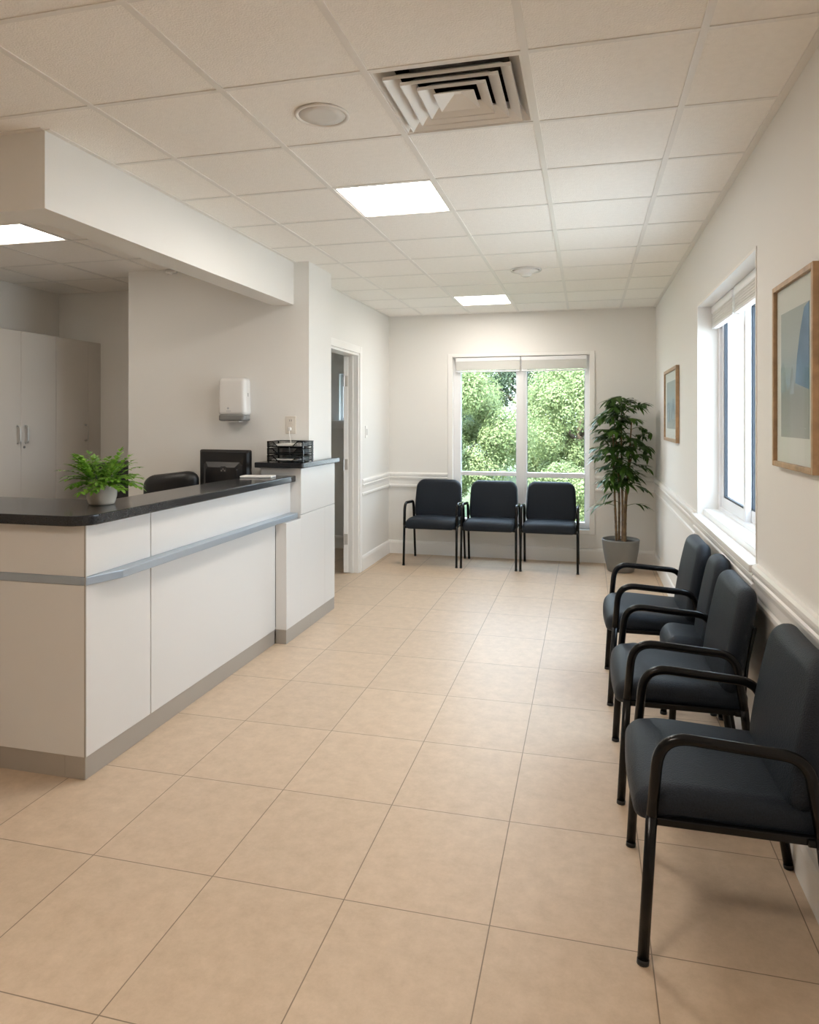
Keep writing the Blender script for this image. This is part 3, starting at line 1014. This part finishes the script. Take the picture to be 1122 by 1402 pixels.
def leaf(bm, base, direction, length, width, droop=0.3, normal=None, seg=4, fold=0.12):
    d = Vector(direction).normalized()
    up = Vector(normal) if normal is not None else Vector((0, 0, 1))
    s = d.cross(up)
    if s.length < 1e-3:
        s = Vector((1, 0, 0))
    s.normalize()
    u = s.cross(d).normalized()
    prev = None
    base = Vector(base)
    for k in range(seg + 1):
        t = k / seg
        c = base + d * (length * t) - Vector((0, 0, 1)) * (droop * length * t * t)
        wd = width * 0.5 * (math.sin(PI * min(1, t * 0.93 + 0.07)) ** 0.8) if k < seg else 0.0
        if k == seg:
            row = [bm.verts.new(c)]
        else:
            lift = u * (fold * wd)
            row = [bm.verts.new(c - s * wd + lift), bm.verts.new(c), bm.verts.new(c + s * wd + lift)]
        if prev:
            if len(row) == 3:
                bm.faces.new((prev[0], prev[1], row[1], row[0]))
                bm.faces.new((prev[1], prev[2], row[2], row[1]))
            else:
                bm.faces.new((prev[0], prev[1], row[0]))
                bm.faces.new((prev[1], prev[2], row[0]))
        prev = row


# ------------------------------------------------------------------ fern on the counter
fp = thing('potted_fern', 'bright green fern in a cream pot on the countertop corner', 'potted plant', (-2.115, 2.715, 1.0655))
bm = bmesh.new()
lathe(bm, [(0.050, 0.0), (0.054, 0.003), (0.057, 0.012), (0.064, 0.035), (0.067, 0.07), (0.067, 0.106), (0.064, 0.108), (0.061, 0.104), (0.060, 0.085), (0.045, 0.083)], 40, cap1=True)
link_bm('pot', bm, CERAMIC, fp, True)
bm = bmesh.new()
lathe(bm, [(0.045, 0.080), (0.0595, 0.086), (0.058, 0.093), (0.02, 0.098)], 24)
link_bm('potting_soil', bm, SOIL, fp, True)
bm, bs = bmesh.new(), bmesh.new()
rnd = random.Random(3)
for i in range(64):
    az = 2 * PI * i / 64 * 9 + rnd.uniform(-.25, .25)
    el = rnd.choice([0.4, 0.7, 1.0, 1.2]) + rnd.uniform(-.15, .15)
    ln = rnd.uniform(0.088, 0.128) * (1.38 if el > 0.8 else 1.0)
    d = Vector((math.cos(az) * math.cos(el), math.sin(az) * math.cos(el), math.sin(el)))
    b0 = Vector((0.03 * math.cos(az), 0.03 * math.sin(az), 0.092))
    pts = []
    for k in range(8):
        t = k / 7
        pts.append(b0 + d * (ln * t) + Vector((0, 0, -1)) * (0.42 * ln * t * t * math.cos(el)) + Vector((d.x, d.y, 0)) * 0.03 * t * t)
    tube(bs, pts, [0.0013 * (1 - 0.7 * k / 7) for k in range(8)], 5)
    for k in range(2, 8):
        t = k / 7
        tg = (pts[k] - pts[k - 1]).normalized()
        side = tg.cross(Vector((0, 0, 1))).normalized()
        for s in (-1, 1):
            leaf(bm, pts[k], tg * 0.75 + side * s * 0.75 + Vector((0, 0, rnd.uniform(-.1, .25))), rnd.uniform(0.032, 0.046) * (1.0 - 0.35 * abs(t - 0.55)), rnd.uniform(0.015, 0.021), 0.25, seg=3)
    leaf(bm, pts[-1], (pts[-1] - pts[-2]), 0.04, 0.014, 0.3, seg=3)
link_bm('foliage', bm, FERN, fp, True)
link_bm('stems', bs, FERN, fp, True)

# ------------------------------------------------------------------ bamboo palm in the corner
bp_ = thing('potted_palm', 'tall bamboo palm in a grey planter in the far corner', 'potted plant', (0.312, 6.965, 0))
bm = bmesh.new()
lathe(bm, [(0.112, 0.0), (0.120, 0.004), (0.145, 0.10), (0.163, 0.20), (0.172, 0.285), (0.175, 0.30), (0.168, 0.306), (0.160, 0.300), (0.156, 0.265), (0.10, 0.262)], 48)
link_bm('planter', bm, CONCRETE, bp_, True)
bm = bmesh.new()
lathe(bm, [(0.10, 0.25), (0.1545, 0.266), (0.150, 0.278), (0.05, 0.288)], 28)
link_bm('potting_soil', bm, SOIL, bp_, True)
rnd = random.Random(11)
bl = bmesh.new()
canes = [(-0.045, -0.01, 1.12, -0.03), (0.012, 0.0, 1.38, 0.0), (0.048, 0.012, 1.25, 0.05), (-0.01, 0.05, 1.30, -0.05), (0.03, -0.04, 1.0, 0.08)]
sprays = []
for (cx, cy, h, lean) in canes:
    pts = []
    n = 14
    for k in range(n + 1):
        t = k / n
        pts.append(Vector((cx + lean * t * t * 1.2 + 0.006 * math.sin(5 * t + cx * 90), cy + 0.3 * lean * t * t, 0.275 + (h - 0.0) * t)))
    bm = bmesh.new()
    rad = []
    dense = []
    for k in range(n):
        dense += [pts[k], pts[k].lerp(pts[k + 1], 0.06)]
        rad += [0.0135 - 0.007 * k / n, 0.0115 - 0.007 * k / n]
    tube(bm, dense, rad, 8, up=(0, 1, 0))
    link_bm('cane', bm, CANE, bp_, True)
    for k in range(3, n + 1):
        if pts[k].z > 0.50:
            sprays.append((pts[k], k / n))
WALLX, WALLY = XR - 0.312 - 0.045, YB - 6.965 - 0.05


def spray(p, az, el, ln, cnt, lw):
    d = Vector((math.cos(az) * math.cos(el), math.sin(az) * math.cos(el), math.sin(el)))
    pts = []
    for k in range(7):
        t = k / 6
        q = p + d * (ln * t) + Vector((0, 0, -1)) * (0.35 * ln * t * t)
        q.x = min(q.x, WALLX - 0.03)
        q.y = min(q.y, WALLY - 0.03)
        pts.append(q)
    tube(bl, pts, [0.003 * (1 - 0.6 * k / 6) for k in range(7)], 5)
    for k in range(cnt):
        t = 0.35 + 0.65 * (k + 1) / cnt
        i = min(5, int(t * 6))
        q = pts[i].lerp(pts[i + 1], t * 6 - i)
        tg = (pts[i + 1] - pts[i])
        tg = tg.normalized() if tg.length > 1e-5 else d
        side = tg.cross(Vector((0, 0, 1)))
        side = side.normalized() if side.length > 1e-4 else Vector((1, 0, 0))
        for s in (-1, 1):
            dr = tg * 0.8 + side * s * 0.75 + Vector((0, 0, rnd.uniform(-.25, .25)))
            L_ = rnd.uniform(0.085, 0.135)
            e = q + dr.normalized() * L_
            if e.x > WALLX or e.y > WALLY:
                dr = Vector((min(dr.x, -0.1) if e.x > WALLX else dr.x, min(dr.y, -0.1) if e.y > WALLY else dr.y, dr.z))
            leaf(bl, q, dr, L_, lw * rnd.uniform(0.8, 1.15), rnd.uniform(0.2, 0.5), seg=4)
    dr = pts[-1] - pts[-2]
    if dr.length > 1e-4 and pts[-1].x < WALLX - 0.1:
        leaf(bl, pts[-1], dr, 0.12, lw, 0.35, seg=4)


for p, t in sprays:
    if p.z > 0.80:
        for q in range(3):
            az = rnd.uniform(0, 2 * PI)
            spray(p, az, rnd.uniform(0.15, 0.9), rnd.uniform(0.09, 0.20), 3, 0.032)
    elif rnd.random() < 0.30:
        spray(p, rnd.choice([0.1, PI, PI + 0.4, -0.5]) + rnd.uniform(-.3, .3), rnd.uniform(0.1, 0.5), rnd.uniform(0.10, 0.15), 3, 0.022)
for k in range(22):
    az = 2 * PI * k / 22
    spray(Vector((0.03 * math.cos(az), 0.03 * math.sin(az), rnd.uniform(1.42, 1.58))), az, rnd.uniform(0.4, 1.2), rnd.uniform(0.08, 0.18), 3, 0.034)
spray(Vector((0.08, -0.02, 1.16)), -0.2, 0.5, 0.20, 3, 0.028)
spray(Vector((0.05, -0.02, 0.62)), -0.2, 0.5, 0.16, 3, 0.024)
spray(Vector((-0.05, -0.02, 0.62)), PI + 0.2, 0.4, 0.18, 3, 0.024)
link_bm('foliage', bl, PALM, bp_, True)

# ------------------------------------------------------------------ guest chairs


def cushion(bm, w, h, t, r, e, fn, nc=10, ns=8):
    """pillow slab in the XZ plane: rounded-rectangle outline (radius r), edge rounded over e, thickness t; fn(x, z, y) places each point"""
    def outline(d, sc=1.0):
        hw_, hh_ = w / 2 - d, h / 2 - d
        rr = max(r - d, 0.012)
        pts = []
        for (sx, sz, a0) in ((1, 1, 0), (-1, 1, PI / 2), (-1, -1, PI), (1, -1, 1.5 * PI)):
            cx, cz = sx * (hw_ - rr), sz * (hh_ - rr)
            arcp = [(cx + rr * math.cos(a0 + PI / 2 * k / nc), cz + rr * math.sin(a0 + PI / 2 * k / nc)) for k in range(nc + 1)]
            pts += arcp
            nx, nz, na = {(1, 1): (-1, 1, PI / 2), (-1, 1): (-1, -1, PI), (-1, -1): (1, -1, 1.5 * PI), (1, -1): (1, 1, 0)}[(sx, sz)]
            q = (nx * (hw_ - rr) + rr * math.cos(na), nz * (hh_ - rr) + rr * math.sin(na))
            p = arcp[-1]
            pts += [(p[0] + (q[0] - p[0]) * k / ns, p[1] + (q[1] - p[1]) * k / ns) for k in range(1, ns)]
        return [(x * sc, z * sc) for x, z in pts]
    loops = []
    ks = 7
    for side in (-1, 1):
        row = []
        for k in range(0 if side < 0 else 1, ks + 1):
            a = PI / 2 * k / ks
            d = e * (1 - math.cos(a))
            row.append((outline(d), side * t / 2 * math.sin(a)))
        for sc in (0.8, 0.6, 0.4, 0.2):
            row.append((outline(e, sc), side * t / 2))
        loops.append(row)
    seq = list(reversed(loops[0])) + loops[1]
    rings = [[bm.verts.new(fn(x, z, y)) for x, z in o] for o, y in seq]
    n = len(rings[0])
    for a, b in zip(rings, rings[1:]):
        for k in range(n):
            bm.faces.new((a[k], a[(k + 1) % n], b[(k + 1) % n], b[k]))
    for ring_, y in ((rings[0], -t / 2), (rings[-1], t / 2)):
        c = bm.verts.new(fn(0, 0, y))
        for k in range(n):
            bm.faces.new((ring_[k], ring_[(k + 1) % n], c))


def make_chair(name, label, wid=0.56, arms=True, depth=0.0):
    t = thing(name, label, 'chair')
    hx = wid / 2 - 0.017
    sw = wid - 0.055
    y_front = -0.265 + depth
    sd = 0.47 - depth

    def seat_fn(p):
        v = p.y / sd                        # -0.5 front .. 0.5 back
        z = p.z
        z += 0.010 * math.cos(PI * p.x / sw) * (1 if p.z > 0 else 0.2)
        z -= 0.030 * max(0, (-v - 0.22) / 0.28) ** 2
        z -= 0.020 * (v + 0.5)
        x = p.x * (1 - 0.05 * (v + 0.5))
        y = p.y - 0.012 * math.cos(PI * p.x / sw) * (v < 0)
        return (x, y, z)
    bm = bmesh.new()
    rbox(bm, sw, sd, 0.088, (0.045, 0.045, 0.036), seat_fn, 5, 8)
    link_bm('seat', bm, FABRIC, t, True, (0, y_front + sd / 2, 0.424))
    boxes('seat_frame', [(-hx, hx, y_front + 0.03, y_front + 0.055, 0.366, 0.386), (-hx, hx, 0.15, 0.175, 0.366, 0.386),
                         (-hx + 0.008, -hx + 0.03, y_front + 0.05, 0.19, 0.366, 0.388), (hx - 0.03, hx - 0.008, y_front + 0.05, 0.19, 0.366, 0.388)], BLACKM, t, bev=0.004)
    bw, bh, bt = wid - 0.062, 0.41, 0.068
    bm = bmesh.new()
    cushion(bm, bw, bh, bt, 0.085, 0.034, lambda x, z, y: (
        x * (1 - 0.07 * (z / bh + 0.5) ** 2), y + 0.10 * x * x + 0.18 * (z + bh / 2) + 0.03 * (z / bh) ** 2 - (0.010 * (1 - (2 * x / bw) ** 2) if y < 0 else 0), z))
    link_bm('backrest', bm, FABRIC, t, True, (0, 0.130, 0.612))
    for s in (-1, 1):
        x = s * hx
        xf = s * (hx + 0.002)
        # legs
        bm = bmesh.new()
        tube(bm, [(xf, -0.247 + depth, 0.012), (x, -0.225 + depth, 0.40)], 0.0115, 12, 0.0150)
        lg = link_bm('leg', bm, BLACKM, t, True)
        bm = bmesh.new()
        tube(bm, [(xf, -0.2475 + depth, 0.0), (xf, -0.2465 + depth, 0.014)], 0.0128, 12, 0.0162)
        link_bm('glide', bm, BLACKP, lg, True)
        bm = bmesh.new()
        tube(bm, fillet([(xf, 0.238, 0.012), (x, 0.186, 0.34), (x, 0.180, 0.40)], 0.05), 0.0115, 12, 0.0150)
        lg = link_bm('leg', bm, BLACKM, t, True)
        bm = bmesh.new()
        tube(bm, [(xf, 0.240, 0.0), (xf, 0.2378, 0.014)], 0.0128, 12, 0.0162)
        link_bm('glide', bm, BLACKP, lg, True)
        if arms:
            bm = bmesh.new()
            pts = fillet([(x, -0.225, 0.398), (x, -0.205, 0.612), (x, 0.150, 0.590), (x, 0.180, 0.398)], [0, 0.085, 0.075, 0], 8)
            tube(bm, pts, 0.0135, 14, 0.0150)
            link_bm('armrest', bm, BLACKM, t, True)
        bm = bmesh.new()
        tube(bm, fillet([(s * (hx - 0.06), 0.13, 0.374), (s * (hx - 0.06), 0.185, 0.378), (s * (hx - 0.06), 0.200, 0.55), (s * (hx - 0.06), 0.226, 0.68)], 0.04), 0.010, 10)
        link_bm('back_support', bm, BLACKM, t, True)
    return t


proto = make_chair('guest_chair', 'leftmost black padded armchair under the back window')
G1, G2 = 'armchairs lined up under the back window', 'armchairs along the right wall'
proto['group'] = G1
RBY = 6.95
proto.location = (-1.492, RBY, 0)
dup(proto, (-0.918, RBY, 0), 0, 'middle black padded armchair under the back window', G1)
dup(proto, (-0.347, RBY, 0), 0, 'rightmost armchair under the back window, nearest the palm', G1)
dup(proto, (0.392, 2.225, 0), -PI / 2, 'nearest black armchair in the right foreground', G2)
dup(proto, (0.372, 3.020, 0), -PI / 2, 'second black armchair along the right wall, behind the foreground one', G2)
dup(proto, (0.362, 3.950, 0), -PI / 2, 'farthest black armchair along the right wall, under the window', G2)
nar = make_chair('side_chair', 'armless black chair mostly hidden between two armchairs under the right window', 0.345, False, 0.22)
nar.location = (0.392, 3.485, 0)
nar.rotation_euler = (0, 0, -PI / 2)

# ------------------------------------------------------------------ pictures


def picture(label, y0, y1, z0, z1, art, fw, md, near):
    t = thing('framed_picture', label, 'picture', (XR, (y0 + y1) / 2, (z0 + z1) / 2), 0, 'framed watercolours on the right wall')
    w, h = (y1 - y0) / 2, (z1 - z0) / 2
    boxes('frame', [(-0.026, -0.001, -w, -w + fw, -h, h), (-0.026, -0.001, w - fw, w, -h, h), (-0.026, -0.001, -w + fw, w - fw, h - fw, h), (-0.026, -0.001, -w + fw, w - fw, -h, -h + fw)], WOODF, t, bev=0.002)
    boxes('mat_board', [(-0.013, -0.004, -w + fw, w - fw, -h + fw, h - fw)], MATBOARD, t)
    aw, ah = w - fw - md[0], h - fw - md[1]
    a = boxes('print', [(-0.0142, -0.0132, -aw, aw, -ah, ah)], art, t)
    bm = bmesh.new()
    if near:
        # soft towers of a pale townscape, painted shapes
        def poly(pp, mi):
            f = bm.faces.new([bm.verts.new((-0.0146 - 0.0003 * mi, -aw + 2 * aw * u, -ah + 2 * ah * v)) for u, v in pp])
            f.material_index = mi
        poly([(0.0, 0.999), (0.16, 0.97), (0.30, 0.80), (0.40, 0.62), (0.46, 0.42), (0.0, 0.36)], 0)
        poly([(0.50, 0.34), (0.66, 0.34), (0.64, 0.46), (0.60, 0.53), (0.57, 0.56), (0.54, 0.52), (0.51, 0.44)], 1)
        poly([(0.80, 0.36), (0.999, 0.36), (0.999, 0.56), (0.9, 0.62), (0.82, 0.52)], 1)
        link_bm('painted_shapes', bm, [ARTBLUE, ARTGREY], a)
    else:
        for (u0, u1, v0, v1) in ((0.1, 0.3, 0.2, 0.62), (0.38, 0.55, 0.2, 0.5), (0.65, 0.92, 0.15, 0.56)):
            box(bm, -0.0152, -0.0146, -aw + 2 * aw * u0, -aw + 2 * aw * u1, -ah + 2 * ah * v0, -ah + 2 * ah * v1)
        link_bm('painted_shapes', bm, ARTGREY, a)
    boxes('glazing', [(-0.0185, -0.0172, -w + fw, w - fw, -h + fw, h - fw)], PICGLASS, t)


picture('large oak-framed blue watercolour on the right wall, nearest the camera', 2.256, 2.715, 1.285, 1.907, ART1, 0.018, (0.055, 0.085), True)
picture('smaller oak-framed grey picture between the window and the palm', 5.48, 6.31, 1.268, 1.845, ART2, 0.026, (0.10, 0.075), False)

# ------------------------------------------------------------------ light switch
sw = thing('light_switch', 'small white light switch beside the doorway', 'light switch', (XL, 6.50, 1.32))
boxes('cover_plate', [(0, 0.006, -0.037, 0.037, -0.058, 0.058)], TRIM, sw, bev=0.002)
boxes('rocker', [(0.006, 0.011, -0.015, 0.015, -0.03, 0.03)], WHITEP, sw, bev=0.002)

# ------------------------------------------------------------------ ceiling things


LAMP_FAR = emission('far_lamp_diffuser', LAMP_COLOR, FAR_LAMP_STRENGTH)
LAMP_ADDED = emission('added_lamp_diffuser', (1.0, 0.90, 0.78), ADDED_LAMP_STRENGTH)


def panel_light(label, x0, x1, y0, y1, glow=LAMP):
    t = thing('ceiling_light', label, 'ceiling light', ((x0 + x1) / 2, (y0 + y1) / 2, ZC), 0, 'square ceiling panel lights')
    w, h = (x1 - x0) / 2, (y1 - y0) / 2
    f = 0.022
    boxes('frame', [(-w, -w + f, -h, h, -0.001, 0.05), (w - f, w, -h, h, -0.001, 0.05), (-w + f, w - f, -h, -h + f, -0.001, 0.05), (-w + f, w - f, h - f, h, -0.001, 0.05), (-w, w, -h, h, 0.05, 0.06)], TBAR, t)
    boxes('diffuser', [(-w + f, w - f, -h + f, h - f, 0.004, 0.010)], glow, t)


def cell(i, j):
    return (GX0 + i * GDX, GX0 + (i + 1) * GDX, GY0 + j * GDY, GY0 + (j + 1) * GDY)


panel_light('bright square ceiling light behind the air vent', *cell(1, 2))
panel_light('far square ceiling light close to the back wall', *cell(1, 8), LAMP_FAR)
panel_light('unseen square ceiling light overhead, added to brighten the near floor', *cell(1, -4), LAMP_ADDED)  # out-of-view lamp added because the near end was too dim
panel_light('square ceiling light over the reception area, left edge', GR['x0'] - GR['dx'], GR['x0'], GR['y0'] - GR['dy'], GR['y0'], LAMP_DIM)

vx0, vx1, vy0, vy1 = cell(*VENT_CELL)
vt = thing('air_vent', 'square louvred air vent in the ceiling', 'air vent', ((vx0 + vx1) / 2, (vy0 + vy1) / 2, ZC))
hw, hh = (vx1 - vx0) / 2 - 0.001, (vy1 - vy0) / 2 - 0.001


def sq_ring(bm, a, az, b, bz, k=1.0, thick=0.004):
    """sloping square ring from half-size a at height az to half-size b at height bz"""
    for (s0, z0, s1, z1) in ((a, az, b, bz),):
        P = []
        for s, z in ((s0, z0), (s1, z1), (s1, z1 + thick), (s0, z0 + thick)):
            P.append([bm.verts.new((sx * s, sy * s * k, z)) for sx, sy in ((-1, -1), (1, -1), (1, 1), (-1, 1))])
        for q in range(4):
            A, B = P[q], P[(q + 1) % 4]
            for i in range(4):
                bm.faces.new((A[i], A[(i + 1) % 4], B[(i + 1) % 4], B[i]))


KV = hh / hw
bm = bmesh.new()
sq_ring(bm, hw, 0.0, hw - 0.018, 0.0, KV)
sq_ring(bm, hw - 0.018, 0.0, hw - 0.060, 0.055, KV)
link_bm('vent_frame', bm, VENTM, vt)
for a in (0.206, 0.160, 0.114):
    bm = bmesh.new()
    sq_ring(bm, a - 0.0005, -0.012, a - 0.0405, 0.020, KV, 0.003)
    sq_ring(bm, a + 0.001, -0.014, a + 0.0, -0.004, KV, 0.002)
    link_bm('louvre', bm, VENTM, vt)
bm = bmesh.new()
sq_ring(bm, 0.068, -0.010, 0.012, 0.022, KV, 0.003)
box(bm, -0.0125, 0.0125, -0.0125 * KV, 0.0125 * KV, 0.021, 0.025)
link_bm('louvre', bm, VENTM, vt)
bm = bmesh.new()
sq_ring(bm, hw - 0.058, 0.055, hw - 0.058, 0.16, KV, 0.0005)
box(bm, -hw, hw, -hh, hh, 0.16, 0.165)
link_bm('duct_box', bm, DARKBOX, vt)

sp = thing('ceiling_speaker', 'round ceiling speaker with grey grille beside the air vent', 'speaker', (-0.93, 2.385, ZC))
bm = bmesh.new()
lathe(bm, [(0.084, -0.0005), (0.098, -0.0005), (0.100, -0.004), (0.094, -0.008), (0.086, -0.006), (0.084, -0.0005)], 48, cap0=False, cap1=False)
link_bm('rim', bm, TBAR, sp, True)
bm = bmesh.new()
lathe(bm, [(0.001, -0.0055), (0.05, -0.005), (0.085, -0.003), (0.085, -0.0005)], 48)
link_bm('grille', bm, SPEAKG, sp, True)
sd_ = thing('smoke_detector', 'round white smoke detector on the ceiling toward the back', 'smoke detector', (-0.436, 5.235, ZC))
bm = bmesh.new()
lathe(bm, [(0.001, -0.0035), (0.100, -0.0035), (0.110, -0.012), (0.114, -0.008), (0.116, -0.0035)], 40)
link_bm('mounting_plate', bm, WHITEP, sd_, True)
bm = bmesh.new()
lathe(bm, [(0.001, -0.050), (0.030, -0.050), (0.038, -0.044), (0.040, -0.034), (0.060, -0.026), (0.088, -0.014), (0.092, -0.008)], 36)
link_bm('sensing_head', bm, WHITEP, sd_, True)
se = thing('ceiling_sensor', 'small white sensor where the reception wall meets the ceiling', 'sensor', (-2.955, PIER_Y, ZC - 0.022))
bm = bmesh.new()
rbox(bm, 0.09, 0.05, 0.034, (0.02, 0.02, 0.012))
link_bm('sensor_body', bm, WHITEP, se, True, (0, -0.025, 0))
bm = bmesh.new()
lathe(bm, [(0.001, -0.026), (0.010, -0.024), (0.015, -0.017), (0.016, -0.012)], 18, 0, -0.028)
link_bm('lens', bm, PAPER, se, True)

# ------------------------------------------------------------------ outside
struct(boxes('ground', [(-40, 2.2, 7.56, 60, -0.9, -0.5)], GRASS))
struct(boxes('ground_bounce', [(0.90, 3.38, -20, 7.56, -0.9, -0.5), (2.2, 3.38, 7.56, 30, -0.9, -0.5), (3.38, 40, -20, 8, -0.9, -0.5)], BOUNCE_PAVING))  # pale ground added as a reflector, bouncing white daylight onto the ceiling


def tree(label, cx, cy, base, h, cr, cz, leaves, seed, m, ls=0.16, name='garden_tree', cat='tree', squash=1.0):
    r = random.Random(seed)
    t = thing(name, label, cat, (cx, cy, base), 0, 'trees outside the back window')
    bm = bmesh.new()
    tube(bm, [(0, 0, 0), (0.05, 0.02, h * 0.3), (0.0, 0.05, h * 0.75)], [0.16, 0.12, 0.05], 10, up=(0, 1, 0))
    for k in range(6):
        a = 2 * PI * k / 6 + seed
        z = h * (0.25 + 0.07 * k)
        tube(bm, [(0.02, 0.02, z), (cr * 0.35 * math.cos(a), cr * 0.35 * math.sin(a), z + cr * 0.3), (cr * 0.5 * math.cos(a), cr * 0.5 * math.sin(a), z + cr * 0.45)], [0.06, 0.04, 0.015], 7, up=(0, 0.3, 1))
    link_bm('trunk', bm, BARK, t, True)
    g = np.random.default_rng(seed)
    c = g.normal(size=(60, 3))
    c /= np.linalg.norm(c, axis=1)[:, None]
    c *= (g.uniform(0.12, 1.0, 60) ** (1 / 3))[:, None] * cr
    c[:, 2] = c[:, 2] * squash + cz
    rad = g.uniform(0.18, 0.40, 60) * cr
    idx = g.integers(0, 60, leaves)
    n = g.normal(size=(leaves, 3))
    n /= np.linalg.norm(n, axis=1)[:, None]
    p = c[idx] + n * (rad[idx] * g.uniform(0, 1, leaves) ** 0.35)[:, None]
    p[:, 2] = np.maximum(p[:, 2], 0.05 + g.uniform(0, 0.2, leaves))
    nn = n + np.stack([g.uniform(-.7, .7, leaves), g.uniform(-.7, .7, leaves), g.uniform(0, 1.0, leaves)], 1)
    nn /= np.linalg.norm(nn, axis=1)[:, None]
    u = np.cross(nn, g.normal(size=(leaves, 3)))
    u /= np.linalg.norm(u, axis=1)[:, None]
    v = np.cross(nn, u)
    sz = (ls * g.uniform(0.6, 1.2, leaves))[:, None]
    verts = np.stack([p - u * sz, p + v * sz * 0.5, p + u * sz, p - v * sz * 0.5], 1).reshape(-1, 3)
    me = bpy.data.meshes.new('foliage')
    me.vertices.add(leaves * 4)
    me.vertices.foreach_set('co', verts.ravel().astype(np.float32))
    me.loops.add(leaves * 4)
    me.loops.foreach_set('vertex_index', np.arange(leaves * 4, dtype=np.int32))
    me.polygons.add(leaves)
    me.polygons.foreach_set('loop_start', np.arange(0, leaves * 4, 4, dtype=np.int32))
    me.update(calc_edges=True)
    me.validate()
    me.materials.append(m)
    o = bpy.data.objects.new('foliage', me)
    COL.objects.link(o)
    o.parent = t
    return t


tree('light green leafy tree filling the left pane of the back window', -2.45, 13.0, -0.5, 3.6, 1.30, 1.95, 90000, 1, TREE1, 0.028)
tree('broad light green tree filling the right pane of the back window', -0.15, 15.7, -0.5, 3.4, 1.45, 1.75, 90000, 2, TREE1, 0.032)
tree('darker tall tree at the upper right of the back window', 0.75, 20.5, -0.5, 6.5, 1.9, 4.0, 60000, 3, TREE2, 0.048)
tree('low light shrub at the bottom of the right-hand back pane', -0.35, 11.4, -0.5, 1.3, 0.60, 0.62, 22000, 4, TREE1, 0.024, squash=0.9)
tree('mid green tree far behind the left window pane', -5.0, 19.5, -0.5, 5.5, 1.9, 3.0, 60000, 5, TREE2, 0.048)
tree('mid green far tree between the two window panes', -2.2, 24.5, -0.5, 5.0, 2.3, 2.6, 60000, 6, TREE2, 0.055)
nb = thing('pale_building', 'pale neighbouring building outside the right-hand window', 'building', (3.4, 18, -0.5))
boxes('facade', [(0, 6, -10, 12, 0, 5.5)], PALEWALL, nb)
for k in range(5):
    y = -8 + 4 * k
    for z in (0.9, 3.4):
        f = boxes('window', [(-0.03, 0.02, y, y + 1.4, z, z + 1.4)], WINFRAME, nb)
        boxes('pane', [(-0.035, -0.03, y + 0.06, y + 1.34, z + 0.06, z + 1.34)], PALEGLASS, f)
